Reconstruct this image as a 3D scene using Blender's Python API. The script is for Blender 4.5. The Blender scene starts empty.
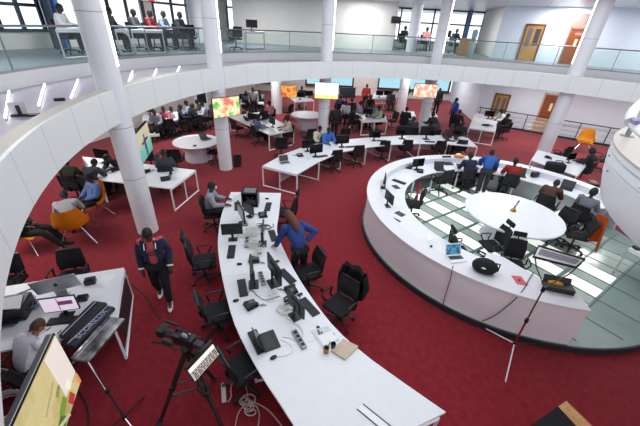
import bpy, bmesh, math, random
from mathutils import Vector, Matrix
R = math.radians
random.seed(7)
scn = bpy.context.scene
COL = scn.collection

# ------------------------------------------------------------------ camera
FPX, PITCH, ROLL, CAMH = 321.28, .5295, .054, 4.885
cam_d = bpy.data.cameras.new('camera')
cam_d.sensor_width = 36.0
cam_d.lens = 36.0 * FPX / 640.0
cam_d.clip_start = .05
cam_d.clip_end = 200
cam = bpy.data.objects.new('camera', cam_d)
COL.objects.link(cam)
cam.matrix_world = (Matrix.Translation((0, 0, CAMH)) @ Matrix.Rotation(math.pi / 2 - PITCH, 4, 'X')
                    @ Matrix.Rotation(ROLL, 4, 'Z'))
scn.camera = cam

def ray(px, py):
    x, y = (px - 320) / FPX, (py - 213) / FPX
    c, s = math.cos(ROLL), math.sin(ROLL)
    x, y = c * x + s * y, -s * x + c * y
    return Vector((x, math.cos(PITCH) - math.sin(PITCH) * y, -(math.sin(PITCH) + math.cos(PITCH) * y)))

def at(px, py, z=0.0):
    """point of the place at height z that the photograph shows at (px, py)"""
    d = ray(px, py)
    t = (z - CAMH) / d.z
    return Vector((d.x * t, d.y * t, z))

def atY(px, py, Y):
    d = ray(px, py)
    t = Y / d.y
    return Vector((d.x * t, Y, d.z * t + CAMH))

def lin(c):
    return tuple((v / 12.92 if v <= .04045 else ((v + .055) / 1.055) ** 2.4) for v in (x / 255 for x in c))

# ------------------------------------------------------------------ materials
def mat(name, rgb, rough=.5, metal=0.0, emit=0.0, noise=0.0, scale=40.0, bump=0.0, spec=.5):
    m = bpy.data.materials.new(name)
    m.use_nodes = True
    nt = m.node_tree
    b = nt.nodes['Principled BSDF']
    c = lin(rgb) + (1,)
    b.inputs['Base Color'].default_value = c
    b.inputs['Roughness'].default_value = rough
    b.inputs['Metallic'].default_value = metal
    b.inputs['Specular IOR Level'].default_value = spec
    if emit:
        b.inputs['Emission Color'].default_value = c
        b.inputs['Emission Strength'].default_value = emit
    if noise or bump:
        tc = nt.nodes.new('ShaderNodeTexCoord')
        n = nt.nodes.new('ShaderNodeTexNoise')
        n.inputs['Scale'].default_value = scale
        n.inputs['Detail'].default_value = 4
        nt.links.new(tc.outputs['Object'], n.inputs['Vector'])
        if noise:
            r = nt.nodes.new('ShaderNodeValToRGB')
            lo = tuple(v * (1 - noise) for v in c[:3]) + (1,)
            hi = tuple(min(1, v * (1 + noise)) for v in c[:3]) + (1,)
            r.color_ramp.elements[0].position = .3
            r.color_ramp.elements[0].color = lo
            r.color_ramp.elements[1].position = .7
            r.color_ramp.elements[1].color = hi
            nt.links.new(n.outputs['Fac'], r.inputs['Fac'])
            nt.links.new(r.outputs['Color'], b.inputs['Base Color'])
        if bump:
            bp = nt.nodes.new('ShaderNodeBump')
            bp.inputs['Strength'].default_value = bump
            bp.inputs['Distance'].default_value = .01
            nt.links.new(n.outputs['Fac'], bp.inputs['Height'])
            nt.links.new(bp.outputs['Normal'], b.inputs['Normal'])
    return m

def glass(name, tint=(225, 240, 238), opacity=.12, rough=.02):
    m = bpy.data.materials.new(name)
    m.use_nodes = True
    nt = m.node_tree
    nt.nodes.clear()
    out = nt.nodes.new('ShaderNodeOutputMaterial')
    mx = nt.nodes.new('ShaderNodeMixShader')
    tr = nt.nodes.new('ShaderNodeBsdfTransparent')
    tr.inputs[0].default_value = lin(tint) + (1,)
    pr = nt.nodes.new('ShaderNodeBsdfPrincipled')
    pr.inputs['Base Color'].default_value = lin((205, 222, 222)) + (1,)
    pr.inputs['Roughness'].default_value = rough
    mx.inputs[0].default_value = opacity
    nt.links.new(tr.outputs[0], mx.inputs[1])
    nt.links.new(pr.outputs[0], mx.inputs[2])
    nt.links.new(mx.outputs[0], out.inputs[0])
    return m

def picture(name, stops, scale=3.0, emit=1.0, seed=0.0, stretch=(1, 1, 1)):
    """a screen image: soft blotches of a few colours, lit from inside the screen"""
    m = bpy.data.materials.new(name)
    m.use_nodes = True
    nt = m.node_tree
    b = nt.nodes['Principled BSDF']
    tc = nt.nodes.new('ShaderNodeTexCoord')
    mp = nt.nodes.new('ShaderNodeMapping')
    mp.inputs['Location'].default_value = (seed, seed * 1.7, seed * .3)
    mp.inputs['Scale'].default_value = stretch
    n = nt.nodes.new('ShaderNodeTexNoise')
    n.inputs['Scale'].default_value = scale
    n.inputs['Detail'].default_value = 3
    r = nt.nodes.new('ShaderNodeValToRGB')
    els = r.color_ramp.elements
    for i, (p, c) in enumerate(stops):
        e = els[i] if i < 2 else els.new(p)
        e.position = p
        e.color = lin(c) + (1,)
    nt.links.new(tc.outputs['Object'], mp.inputs['Vector'])
    nt.links.new(mp.outputs['Vector'], n.inputs['Vector'])
    nt.links.new(n.outputs['Fac'], r.inputs['Fac'])
    nt.links.new(r.outputs['Color'], b.inputs['Emission Color'])
    b.inputs['Base Color'].default_value = (.02, .02, .02, 1)
    b.inputs['Emission Strength'].default_value = emit
    b.inputs['Roughness'].default_value = .25
    return m

WHITE = mat('white_laminate', (226, 229, 236), .35, noise=.02, scale=6)
WMETAL = mat('white_powder_coat', (228, 230, 235), .4)
LGREY = mat('light_grey_panel', (190, 192, 198), .5)
BLACK = mat('black_plastic', (22, 23, 27), .42)
DARKP = mat('charcoal_plastic', (38, 40, 46), .5, noise=.2, scale=60)
FABRIC = mat('black_fabric', (24, 25, 31), .9, noise=.25, scale=120, bump=.3)
MESHF = mat('black_mesh_fabric', (30, 30, 36), .85, noise=.35, scale=200)
CHROME = mat('chrome', (205, 208, 214), .15, metal=1)
STEEL = mat('brushed_steel', (150, 152, 156), .35, metal=.8, noise=.1, scale=80)
SILVER = mat('silver_aluminium', (182, 184, 188), .35, metal=.7)
SCREEN_OFF = mat('dark_screen', (14, 15, 20), .15)
SCREEN_BLUE = picture('blue_lit_screen', [(0, (14, 50, 96)), (.45, (30, 100, 150)), (.6, (90, 170, 200)), (1, (20, 70, 120))], 14.0, .7)
KEYS = mat('black_keys', (44, 46, 54), .55)
PAPER = mat('white_paper', (236, 236, 240), .8)
CABLEW = mat('white_cable', (214, 210, 208), .6)
CABLEB = mat('black_cable', (26, 26, 30), .6)
TAN = mat('tan_card', (196, 178, 160), .75, noise=.08, scale=20)
WOOD = mat('light_wood', (196, 150, 100), .55, noise=.15, scale=14)
YELLOW = mat('mustard_upholstery', (214, 140, 14), .75, noise=.1, scale=60)
RED = mat('red_plastic', (180, 24, 32), .45)
BRASS = mat('brass', (190, 150, 70), .3, metal=.9)
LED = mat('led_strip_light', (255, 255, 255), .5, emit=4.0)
EYE = mat('eye_dark', (18, 14, 14), .3)
LIP = mat('lips', (96, 48, 46), .5)

# ------------------------------------------------------------------ mesh builder
class MB:
    def __init__(self):
        self.bm = bmesh.new()
        self.mi = 0

    def _fin(self, geom):
        for f in geom:
            f.material_index = self.mi
        return self

    def box(self, c, s, rz=0.0, bev=0.0, rx=0.0, ry=0.0):
        ret = bmesh.ops.create_cube(self.bm, size=1.0)
        vs = ret['verts']
        M = (Matrix.Translation(c) @ Matrix.Rotation(rz, 4, 'Z') @ Matrix.Rotation(rx, 4, 'X') @ Matrix.Rotation(ry, 4, 'Y')
             @ Matrix.Diagonal((s[0], s[1], s[2], 1)))
        bmesh.ops.transform(self.bm, matrix=M, verts=vs)
        fs = list({f for v in vs for f in v.link_faces})
        if bev:
            es = list({e for v in vs for e in v.link_edges})
            r = bmesh.ops.bevel(self.bm, geom=es, offset=bev, segments=2, affect='EDGES', profile=.5)
            fs = list({f for v in r['verts'] for f in v.link_faces} | {f for f in fs if f.is_valid})
        return self._fin(fs)

    def tube(self, pts, r, seg=8, r1=None, cap=True):
        pts = [Vector(p) for p in pts]
        n = len(pts)
        rings = []
        up = Vector((0, 0, 1))
        prev = None
        for i, p in enumerate(pts):
            d = (pts[min(i + 1, n - 1)] - pts[max(i - 1, 0)])
            if d.length < 1e-9:
                d = up
            d.normalize()
            if prev is None:
                a = d.cross(up)
                if a.length < .05:
                    a = d.cross(Vector((1, 0, 0)))
            else:
                a = prev - d * prev.dot(d)
                if a.length < 1e-6:
                    a = d.orthogonal()
            a.normalize()
            prev = a
            b = d.cross(a)
            if isinstance(r, (list, tuple)):
                rr = r[i]
            else:
                rr = r if r1 is None else r + (r1 - r) * i / (n - 1)
            rings.append([self.bm.verts.new(p + (a * math.cos(2 * math.pi * k / seg) + b * math.sin(2 * math.pi * k / seg)) * rr)
                          for k in range(seg)])
        fs = []
        for i in range(n - 1):
            for k in range(seg):
                fs.append(self.bm.faces.new((rings[i][k], rings[i][(k + 1) % seg], rings[i + 1][(k + 1) % seg], rings[i + 1][k])))
        if cap:
            fs.append(self.bm.faces.new(rings[0][::-1]))
            fs.append(self.bm.faces.new(rings[-1]))
        return self._fin(fs)

    def lathe(self, prof, c=(0, 0, 0), seg=48, a0=0.0, a1=2 * math.pi, closed_profile=False):
        full = abs(a1 - a0 - 2 * math.pi) < 1e-6
        n = seg if full else seg + 1
        rings = []
        for i in range(n):
            a = a0 + (a1 - a0) * i / seg
            rings.append([self.bm.verts.new((c[0] + r * math.cos(a), c[1] + r * math.sin(a), c[2] + z)) for r, z in prof])
        m = len(prof)
        fs = []
        for i in range(seg):
            A, B = rings[i], rings[(i + 1) % n]
            for j in range(m if closed_profile else m - 1):
                k = (j + 1) % m
                fs.append(self.bm.faces.new((A[j], B[j], B[k], A[k])))
        if closed_profile and not full:
            fs.append(self.bm.faces.new(rings[0]))
            fs.append(self.bm.faces.new(rings[-1][::-1]))
        self._fin(fs)
        if not closed_profile:
            bmesh.ops.remove_doubles(self.bm, verts=[v for r in rings for v in r], dist=1e-6)
        return self

    def prism(self, poly, z0, z1):
        lo = [self.bm.verts.new((p[0], p[1], z0)) for p in poly]
        hi = [self.bm.verts.new((p[0], p[1], z1)) for p in poly]
        n = len(poly)
        fs = [self.bm.faces.new(lo[::-1]), self.bm.faces.new(hi)]
        for i in range(n):
            fs.append(self.bm.faces.new((lo[i], lo[(i + 1) % n], hi[(i + 1) % n], hi[i])))
        return self._fin(fs)

    def poly(self, pts):
        return self._fin([self.bm.faces.new([self.bm.verts.new(p) for p in pts])])

    def ell(self, c, r, rz=0.0, rx=0.0, seg=14, rings=9):
        ret = bmesh.ops.create_uvsphere(self.bm, u_segments=seg, v_segments=rings, radius=1.0)
        vs = ret['verts']
        M = Matrix.Translation(c) @ Matrix.Rotation(rz, 4, 'Z') @ Matrix.Rotation(rx, 4, 'X') @ Matrix.Diagonal((r[0], r[1], r[2], 1))
        bmesh.ops.transform(self.bm, matrix=M, verts=vs)
        return self._fin(list({f for v in vs for f in v.link_faces}))

    def warp(self, fn):
        for v in self.bm.verts:
            v.co = fn(v.co)
        return self

    def mesh(self, name, mats, smooth=False):
        bmesh.ops.recalc_face_normals(self.bm, faces=self.bm.faces)
        me = bpy.data.meshes.new(name)
        self.bm.to_mesh(me)
        self.bm.free()
        for m in (mats if isinstance(mats, (list, tuple)) else [mats]):
            me.materials.append(m)
        if smooth:
            me.shade_smooth()
            try:
                me.set_sharp_from_angle(angle=R(35))
            except Exception:
                pass
        return me

    def build(self, name, mats, parent=None, smooth=False, loc=None, rz=0.0):
        o = bpy.data.objects.new(name, self.mesh(name, mats, smooth))
        COL.objects.link(o)
        if parent:
            o.parent = parent
        if loc is not None:
            o.location = loc
        if rz:
            o.rotation_euler.z = rz
        return o

def empty(name, loc=(0, 0, 0), rz=0.0):
    o = bpy.data.objects.new(name, None)
    o.empty_display_size = .1
    COL.objects.link(o)
    o.location = loc
    o.rotation_euler.z = rz
    return o

def tag(o, label, cat, group=None):
    o['label'] = label
    o['category'] = cat
    if group:
        o['group'] = group
    return o

def struct(o, label=None):
    o['kind'] = 'structure'
    if label:
        o['label'] = label
    return o

CHILD = {}
def kids(o):
    return [c for c in bpy.data.objects if c.parent == o]

def copy_tree(o, parent=None):
    ch = CHILD.get(o.name)
    if ch is None:
        ch = CHILD[o.name] = kids(o)
    c = o.copy()
    COL.objects.link(c)
    if parent:
        c.parent = parent
    for k in ch:
        copy_tree(k, c)
    return c

PROTO = {}
def place(kind, maker, loc, yaw, label, cat, group=None, scale=1.0):
    """first use moves the model itself, later uses are copies of it and of its parts"""
    if kind not in PROTO:
        PROTO[kind] = maker()
        o = PROTO[kind]
        CHILD[o.name] = kids(o)
        for k in CHILD[o.name]:
            CHILD[k.name] = kids(k)
    else:
        o = copy_tree(PROTO[kind])
    o.location = loc
    o.rotation_euler.z = R(yaw)
    if scale != 1.0:
        o.scale = (scale,) * 3
    for k in ('label', 'category', 'group'):
        if k in o:
            del o[k]
    tag(o, label, cat, group)
    return o

# ------------------------------------------------------------------ furniture models (front = +Y)
def chair_base(root, z=.40):
    MB().tube([(0, 0, .11), (0, 0, z)], .026, 10).build('gas_column', BLACK, root)
    b = MB()
    b.lathe([(0, .085), (.045, .085), (.045, .13), (0, .13)], seg=12)
    for k in range(5):
        a = 2 * math.pi * k / 5 + .3
        b.tube([(0, 0, .115), (.16 * math.cos(a), .16 * math.sin(a), .105), (.30 * math.cos(a), .30 * math.sin(a), .075)], [.03, .024, .017], 6)
    base = b.build('star_base', BLACK, root)
    for k in range(5):
        a = 2 * math.pi * k / 5 + .3
        p = Vector((.30 * math.cos(a), .30 * math.sin(a), .03))
        t = Vector((-math.sin(a), math.cos(a), 0)) * .022
        MB().tube([p - t, p + t], .03, 10).build('caster', BLACK, base)

def arm_loop(s):
    return MB().tube([(s * .23, -.06, .44), (s * .29, -.06, .50), (s * .29, -.10, .66), (s * .29, .02, .675), (s * .29, .17, .67),
                      (s * .285, .20, .64), (s * .27, .12, .48), (s * .23, .08, .44)], .018, 6)

def back_panel(w, z0, z1, y0, tilt, bow=.05):
    b = MB()
    n, m = 8, 8
    for side in (0, 1):
        pass
    g = [[None] * (m + 1) for _ in range(n + 1)]
    for layer, off in ((0, 0), (1, -.022)):
        for i in range(n + 1):
            for j in range(m + 1):
                u, v = i / n * 2 - 1, j / m
                ww = w * (1 - .18 * abs(v - .45) ** 1.5 * 2)
                g[i][j] = b.bm.verts.new((u * ww / 2, y0 - tilt * v + bow * u * u + .03 * math.sin(v * 3.1) + off, z0 + (z1 - z0) * v))
        for i in range(n):
            for j in range(m):
                b.bm.faces.new((g[i][j], g[i + 1][j], g[i + 1][j + 1], g[i][j + 1]))
        if layer == 0:
            first = [r[:] for r in g]
    def side(seq):
        for (a, c) in zip(seq, seq[1:]):
            b.bm.faces.new((first[a[0]][a[1]], first[c[0]][c[1]], g[c[0]][c[1]], g[a[0]][a[1]]))
    side([(i, 0) for i in range(n + 1)]); side([(i, m) for i in range(n + 1)])
    side([(0, j) for j in range(m + 1)]); side([(n, j) for j in range(m + 1)])
    return b

def make_headrest_chair():
    root = empty('office_chair')
    chair_base(root)
    s = MB().box((0, .02, .455), (.50, .48, .075), bev=.03)
    s.build('seat', FABRIC, root, True)
    back_panel(.46, .52, 1.02, -.22, .08).build('backrest', MESHF, root, True)
    f = MB()
    f.tube([(-.225, -.19, .54), (-.225, -.22, .75), (-.20, -.265, 1.02), (.20, -.265, 1.02), (.225, -.22, .75), (.225, -.19, .54), (-.225, -.19, .54)], .016, 6)
    f.tube([(0, -.05, .42), (0, -.24, .44), (0, -.275, .6), (0, -.29, .95)], .022, 6)
    f.build('back_frame', BLACK, root)
    h = MB().box((0, -.30, 1.16), (.30, .06, .13), bev=.025, rx=.15)
    hr = h.build('headrest', FABRIC, root, True)
    MB().tube([(0, -.285, .95), (0, -.325, 1.06), (0, -.315, 1.14)], .015, 6).build('headrest_stem', BLACK, hr)
    for sd in (-1, 1):
        arm_loop(sd).build('armrest', BLACK, root)
    return root

def make_task_chair():
    root = empty('office_chair')
    chair_base(root)
    MB().box((0, .02, .455), (.48, .46, .075), bev=.03).build('seat', FABRIC, root, True)
    back_panel(.45, .52, .93, -.21, .09).build('backrest', MESHF, root, True)
    f = MB()
    f.tube([(-.22, -.18, .55), (-.22, -.21, .72), (-.195, -.265, .93), (.195, -.265, .93), (.22, -.21, .72), (.22, -.18, .55), (-.22, -.18, .55)], .018, 6)
    f.tube([(0, -.05, .42), (0, -.23, .44), (0, -.265, .6)], .024, 6)
    f.build('back_frame', BLACK, root)
    for sd in (-1, 1):
        arm_loop(sd).build('armrest', BLACK, root)
    return root

def make_armchair():
    root = empty('yellow_armchair')
    b = MB()
    # scooped shell: seat rolling up into back and low arms
    n, m = 14, 10
    rows = []
    for i in range(n + 1):
        a = R(200) * i / n - R(10)            # around, from right front to left front
        row = []
        for j in range(m + 1):
            t = j / m
            rad = .12 + .19 * min(1, t * 1.6)
            rise = .40 + (max(0, t - .35) / .65) ** 1.25 * (.13 + .33 * min(1, max(0, (math.sin(a) - .25) / .5)))
            row.append(b.bm.verts.new((math.cos(a) * (rad - .03 * t), -math.sin(a) * (rad + .07 * t), rise)))
        rows.append(row)
    c = b.bm.verts.new((0, 0, .39))
    for i in range(n):
        b.bm.faces.new((c, rows[i][0], rows[i + 1][0]))
        for j in range(m):
            b.bm.faces.new((rows[i][j], rows[i][j + 1], rows[i + 1][j + 1], rows[i + 1][j]))
    # front of the seat
    front = [rows[n][0], rows[0][0]]
    fl = b.bm.verts.new((-.26, .28, .41)); fr = b.bm.verts.new((.26, .28, .41))
    b.bm.faces.new((c, rows[n][0], rows[n][4], fl))
    b.bm.faces.new((c, fl, fr))
    b.bm.faces.new((c, fr, rows[0][4], rows[0][0]))
    ret = bmesh.ops.solidify(b.bm, geom=list(b.bm.faces), thickness=.05)
    b.build('shell', YELLOW, root, True)
    for sx in (-1, 1):
        for sy in (-1, 1):
            MB().tube([(sx * .12, sy * .1, .37), (sx * .30, sy * .27, .015)], .011, 6).build('leg', CHROME, root)
    return root

def make_monitor():
    root = empty('computer_monitor')
    body = MB().box((0, -.005, .33), (.56, .035, .34), bev=.008).box((0, -.03, .32), (.30, .03, .2), bev=.01).build('screen_housing', BLACK, root)
    MB().box((0, .0135, .335), (.53, .003, .305)).build('display', SCREEN_OFF, root)
    st = MB()
    st.box((0, -.05, .16), (.06, .025, .3))
    st.box((0, -.03, .008), (.24, .18, .016), bev=.005)
    st.build('stand', BLACK, root)
    return root

def make_lit_monitor():
    root = empty('computer_monitor')
    MB().box((0, -.005, .33), (.56, .035, .34), bev=.008).build('screen_housing', BLACK, root)
    MB().box((0, .0135, .335), (.53, .003, .305)).build('display', mat('pale_desktop_page', (220, 205, 222), .3, emit=.55), root)
    b = MB().box((-.10, .016, .36), (.22, .002, .09))
    b.box((.01, .016, .335), (.012, .002, .28))
    b.build('page_blocks', mat('purple_page_block', (120, 62, 110), .4, emit=.25), root)
    st = MB()
    st.box((0, -.05, .16), (.06, .025, .3))
    st.box((0, -.03, .008), (.24, .18, .016), bev=.005)
    st.build('stand', BLACK, root)
    return root

def make_keyboard():
    root = empty('keyboard')
    MB().box((0, 0, .011), (.44, .15, .02), bev=.005).build('case', BLACK, root)
    k = MB()
    for r in range(5):
        for c in range(15):
            k.box((-.196 + c * .028, .05 - r * .025, .024), (.023, .02, .008))
    k.build('keys', KEYS, root)
    return root

def make_mouse():
    root = empty('computer_mouse')
    MB().ell((0, 0, .014), (.032, .055, .022), seg=12, rings=8).build('shell', BLACK, root, True)
    MB().tube([(0, .03, .036), (0, .043, .028)], .006, 8).build('scroll_wheel', DARKP, root)
    return root

def make_phone():
    root = empty('desk_phone')
    b = MB()
    b.prism([(-.09, -.10), (.10, -.10), (.10, .10), (-.09, .10)], 0, .03)
    b.box((.03, 0, .045), (.12, .18, .03), rx=.18)
    b.build('base', BLACK, root)
    k = MB()
    for i in range(4):
        for j in range(3):
            k.box((.01 + j * .03, -.06 + i * .025, .058 + (-.06 + i * .025) * .18 + .006), (.02, .016, .006))
    k.build('keypad', mat('grey_phone_keys', (120, 122, 128), .5), root)
    h = MB()
    h.box((-.06, 0, .075), (.04, .20, .025), bev=.01)
    h.box((-.06, .085, .058), (.05, .05, .03), bev=.01)
    h.box((-.06, -.085, .058), (.05, .05, .03), bev=.01)
    h.build('handset', BLACK, root)
    pts = [(-.08 + .06 * math.sin(i * .5) * .3 - .002 * i, -.11 - .012 * math.cos(i * 1.9) - .004 * i, .02 + .008 * math.sin(i * 1.9)) for i in range(24)]
    MB().tube(pts, .005, 5).build('coiled_cord', CABLEB, root)
    return root

def make_laptop(screen=None, body=None):
    def mk():
        root = empty('laptop')
        MB().box((0, 0, .01), (.34, .24, .02), bev=.005).build('base', body or BLACK, root)
        lid = MB().box((0, .165, .122), (.34, .012, .235), rx=-.45, bev=.004).build('lid', body or BLACK, root)
        MB().box((0, .158, .120), (.31, .003, .20), rx=-.45).build('display', screen or SCREEN_OFF, lid)
        MB().box((0, .02, .021), (.29, .11, .004)).build('keys', KEYS, root)
        return root
    return mk

def make_power_strip():
    root = empty('power_strip')
    MB().box((0, 0, .022), (.36, .085, .044), bev=.008).build('body', STEEL, root)
    s = MB()
    for i in range(4):
        s.box((-.12 + i * .08, 0, .046), (.055, .055, .006))
    s.build('sockets', BLACK, root)
    return root

def cable(pts, r, m, label, wiggle=0.0, cat='cable', group=None, n=None):
    """a smooth cable through points"""
    P = [Vector(p) for p in pts]
    out = []
    for i in range(len(P) - 1):
        p0, p1, p2, p3 = P[max(i - 1, 0)], P[i], P[i + 1], P[min(i + 2, len(P) - 1)]
        for k in range(6):
            t = k / 6
            out.append(.5 * ((2 * p1) + (p2 - p0) * t + (2 * p0 - 5 * p1 + 4 * p2 - p3) * t * t + (3 * p1 - p0 - 3 * p2 + p3) * t ** 3))
    out.append(P[-1])
    o = MB().tube(out, r, 6).build('cable', m, None, True)
    tag(o, label, cat, group)
    return o

def bench(name, poly, label, cat='desk', frames=(), group=None, z=.74, panel=None, ztop_t=.03, mid=None):
    """desk with a quadrilateral top and white rectangular end frames; poly: world corners; frames: corner index pairs"""
    c = sum((Vector((p[0], p[1], 0)) for p in poly), Vector()) / len(poly)
    root = empty(name, (c.x, c.y, 0))
    L = [(p[0] - c.x, p[1] - c.y) for p in poly]
    MB().prism(L, z - ztop_t, z).build('top', WHITE, root)
    for (i, j) in frames:
        a, b = Vector((*L[i], 0)), Vector((*L[j], 0))
        a, b = a * .985, b * .985
        f = MB()
        t = .026
        zz = z - ztop_t - t
        for p in (a, b):
            f.tube([p + Vector((0, 0, .0)), p + Vector((0, 0, zz + t))], t, 4)
        for h in (t, zz):
            f.tube([a + Vector((0, 0, h)), b + Vector((0, 0, h))], t, 4)
        m = (a + b) / 2
        if mid:
            f.tube([m, m + Vector((0, 0, zz))], t * .8, 4)
        f.build('leg_frame', WMETAL, root)
    if panel:
        a, b = Vector((*[sum(L[k][q] for k in panel[0]) / len(panel[0]) for q in (0, 1)], 0)), Vector((*[sum(L[k][q] for k in panel[1]) / len(panel[1]) for q in (0, 1)], 0))
        d = (b - a)
        MB().box(((a + b) / 2 + Vector((0, 0, z - .25))), (d.length * .92, .02, .38), rz=math.atan2(d.y, d.x)).build('modesty_panel', LGREY, root)
    return tag(root, label, cat, group)

# ------------------------------------------------------------------ people
def skin_mesh(nodes, edges, sub=1):
    me = bpy.data.meshes.new('tmp')
    me.from_pydata([n[0] for n in nodes], edges, [])
    o = bpy.data.objects.new('tmp', me)
    COL.objects.link(o)
    sk = o.modifiers.new('skin', 'SKIN')
    sk.use_smooth_shade = True
    for i, n in enumerate(nodes):
        d = me.skin_vertices[0].data[i]
        r = n[1]
        d.radius = r if isinstance(r, tuple) else (r, r)
        d.use_root = (i == 0)
    ss = o.modifiers.new('sub', 'SUBSURF')
    ss.levels = ss.render_levels = sub
    dg = bpy.context.evaluated_depsgraph_get()
    out = bpy.data.meshes.new_from_object(o.evaluated_get(dg))
    bpy.data.objects.remove(o)
    bpy.data.meshes.remove(me)
    return out

def V(*a):
    return Vector(a)

def pose(kind):
    """joint positions in metres, person facing +Y, feet or seat where the pose puts them"""
    J = {}
    if kind == 'sit':
        J = dict(pel=V(0, -.08, .57), waist=V(0, -.09, .74), chest=V(0, -.04, .96), neck=V(0, .0, 1.12), head=V(0, .035, 1.25),
                 look=V(0, 1, -.25), sho=[V(-.175, -.02, 1.04), V(.175, -.02, 1.04)], elb=[V(-.25, .08, .82), V(.25, .08, .82)],
                 wri=[V(-.17, .33, .80), V(.17, .33, .80)], hand=[V(.05, 1, -.1), V(-.05, 1, -.1)],
                 hip=[V(-.09, -.05, .55), V(.09, -.05, .55)], kne=[V(-.12, .36, .55), V(.12, .36, .55)],
                 ank=[V(-.12, .38, .10), V(.12, .38, .10)])
    elif kind == 'recline':
        J = dict(pel=V(0, -.02, .52), waist=V(0, -.10, .66), chest=V(0, -.17, .86), neck=V(0, -.18, 1.01), head=V(0, -.13, 1.14),
                 look=V(0, 1, -.35), sho=[V(-.175, -.17, .94), V(.175, -.17, .94)], elb=[V(-.25, -.05, .72), V(.25, -.05, .72)],
                 wri=[V(-.10, .17, .66), V(.10, .17, .66)], hand=[V(.3, 1, -.1), V(-.3, 1, -.1)],
                 hip=[V(-.09, .02, .50), V(.09, .02, .50)], kne=[V(-.12, .43, .53), V(.12, .43, .53)],
                 ank=[V(-.12, .66, .12), V(.13, .78, .11)])
    elif kind == 'hunch':
        J = dict(pel=V(0, -.10, .57), waist=V(0, -.06, .73), chest=V(0, .08, .92), neck=V(0, .20, 1.02), head=V(0, .30, 1.11),
                 look=V(0, 1, -.9), sho=[V(-.18, .12, .97), V(.18, .12, .97)], elb=[V(-.26, .22, .76), V(.26, .22, .76)],
                 wri=[V(-.12, .42, .80), V(.12, .42, .80)], hand=[V(.2, 1, -.05), V(-.2, 1, -.05)],
                 hip=[V(-.09, -.06, .55), V(.09, -.06, .55)], kne=[V(-.12, .34, .55), V(.12, .34, .55)],
                 ank=[V(-.12, .36, .10), V(.12, .36, .10)])
    elif kind == 'stand':
        J = dict(pel=V(0, 0, .95), waist=V(0, 0, 1.08), chest=V(0, .01, 1.28), neck=V(0, .01, 1.46), head=V(0, .03, 1.60),
                 look=V(0, 1, -.15), sho=[V(-.185, 0, 1.39), V(.185, 0, 1.39)], elb=[V(-.25, -.02, 1.12), V(.25, -.02, 1.12)],
                 wri=[V(-.23, .10, .88), V(.23, .10, .88)], hand=[V(0, .3, -1), V(0, .3, -1)],
                 hip=[V(-.09, 0, .91), V(.09, 0, .91)], kne=[V(-.10, .02, .49), V(.10, .02, .49)],
                 ank=[V(-.10, 0, .09), V(.10, 0, .09)])
    elif kind == 'walk':
        J = dict(pel=V(0, 0, .95), waist=V(0, 0, 1.08), chest=V(0, .02, 1.28), neck=V(0, .04, 1.46), head=V(.0, .085, 1.60),
                 look=V(-.05, 1, -.6), sho=[V(-.175, .01, 1.39), V(.175, .01, 1.39)], elb=[V(-.235, -.04, 1.12), V(.235, -.06, 1.12)],
                 wri=[V(-.22, .12, .89), V(.23, .06, .87)], hand=[V(0, .25, -1), V(0, .15, -1)],
                 hip=[V(-.09, 0, .91), V(.09, 0, .91)], kne=[V(-.10, .17, .51), V(.10, .0, .50)],
                 ank=[V(-.09, .17, .10), V(.11, -.22, .12)])
    elif kind == 'lean':
        J = dict(pel=V(0, -.05, .92), waist=V(0, .0, 1.05), chest=V(0, .20, 1.20), neck=V(0, .35, 1.33), head=V(-.02, .44, 1.43),
                 look=V(-.2, 1, -.55), sho=[V(-.175, .27, 1.28), V(.175, .25, 1.28)], elb=[V(-.30, .30, 1.04), V(.42, .08, 1.15)],
                 wri=[V(-.36, .36, .82), V(.18, .02, 1.0)], hand=[V(-.3, 1, -.25), V(-.8, .5, -.2)],
                 hip=[V(-.09, -.05, .88), V(.09, -.05, .88)], kne=[V(-.10, .0, .48), V(.10, -.04, .48)],
                 ank=[V(-.10, -.04, .09), V(.10, -.08, .09)])
    elif kind == 'lean2':
        J = dict(pel=V(0, -.12, .92), waist=V(0, -.04, 1.04), chest=V(0, .16, 1.16), neck=V(0, .30, 1.26), head=V(0, .39, 1.36),
                 look=V(0, 1, -.6), sho=[V(-.17, .20, 1.22), V(.17, .20, 1.22)], elb=[V(-.26, .32, 1.00), V(.26, .32, 1.00)],
                 wri=[V(-.20, .50, .86), V(.20, .50, .86)], hand=[V(.1, 1, -.2), V(-.1, 1, -.2)],
                 hip=[V(-.09, -.10, .88), V(.09, -.10, .88)], kne=[V(-.10, -.05, .48), V(.10, -.02, .48)],
                 ank=[V(-.10, -.14, .09), V(.10, -.06, .09)])
    return J

def add_hand(b, w, d, side):
    """palm, four unequal bent fingers, thumb from the side of the palm"""
    d = d.normalized()
    up = Vector((0, 0, 1))
    s = d.cross(up)
    if s.length < .2:
        s = Vector((0, -1, 0)) if abs(d.z) > .9 else Vector((1, 0, 0))
    s.normalize()
    n = s.cross(d).normalized()
    inn = s if side == 0 else -s           # towards the thumb
    palm = w + d * .05
    b.tube([w - d * .01, w + d * .03, w + d * .085], [.026, .034, .03], 8)
    for k, ln in enumerate((.072, .08, .074, .058)):
        o = inn * (.027 - k * .018)
        p0 = palm + o + d * .03
        b.tube([p0, p0 + d * ln * .45 - n * .004, p0 + d * ln * .75 - n * .018, p0 + d * ln * .92 - n * .034], [.010, .0095, .0085, .007], 6)
    t0 = w + d * .025 + inn * .025
    b.tube([t0, t0 + d * .03 + inn * .022 - n * .006, t0 + d * .058 + inn * .028 - n * .014], [.0125, .011, .008], 6)

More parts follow.
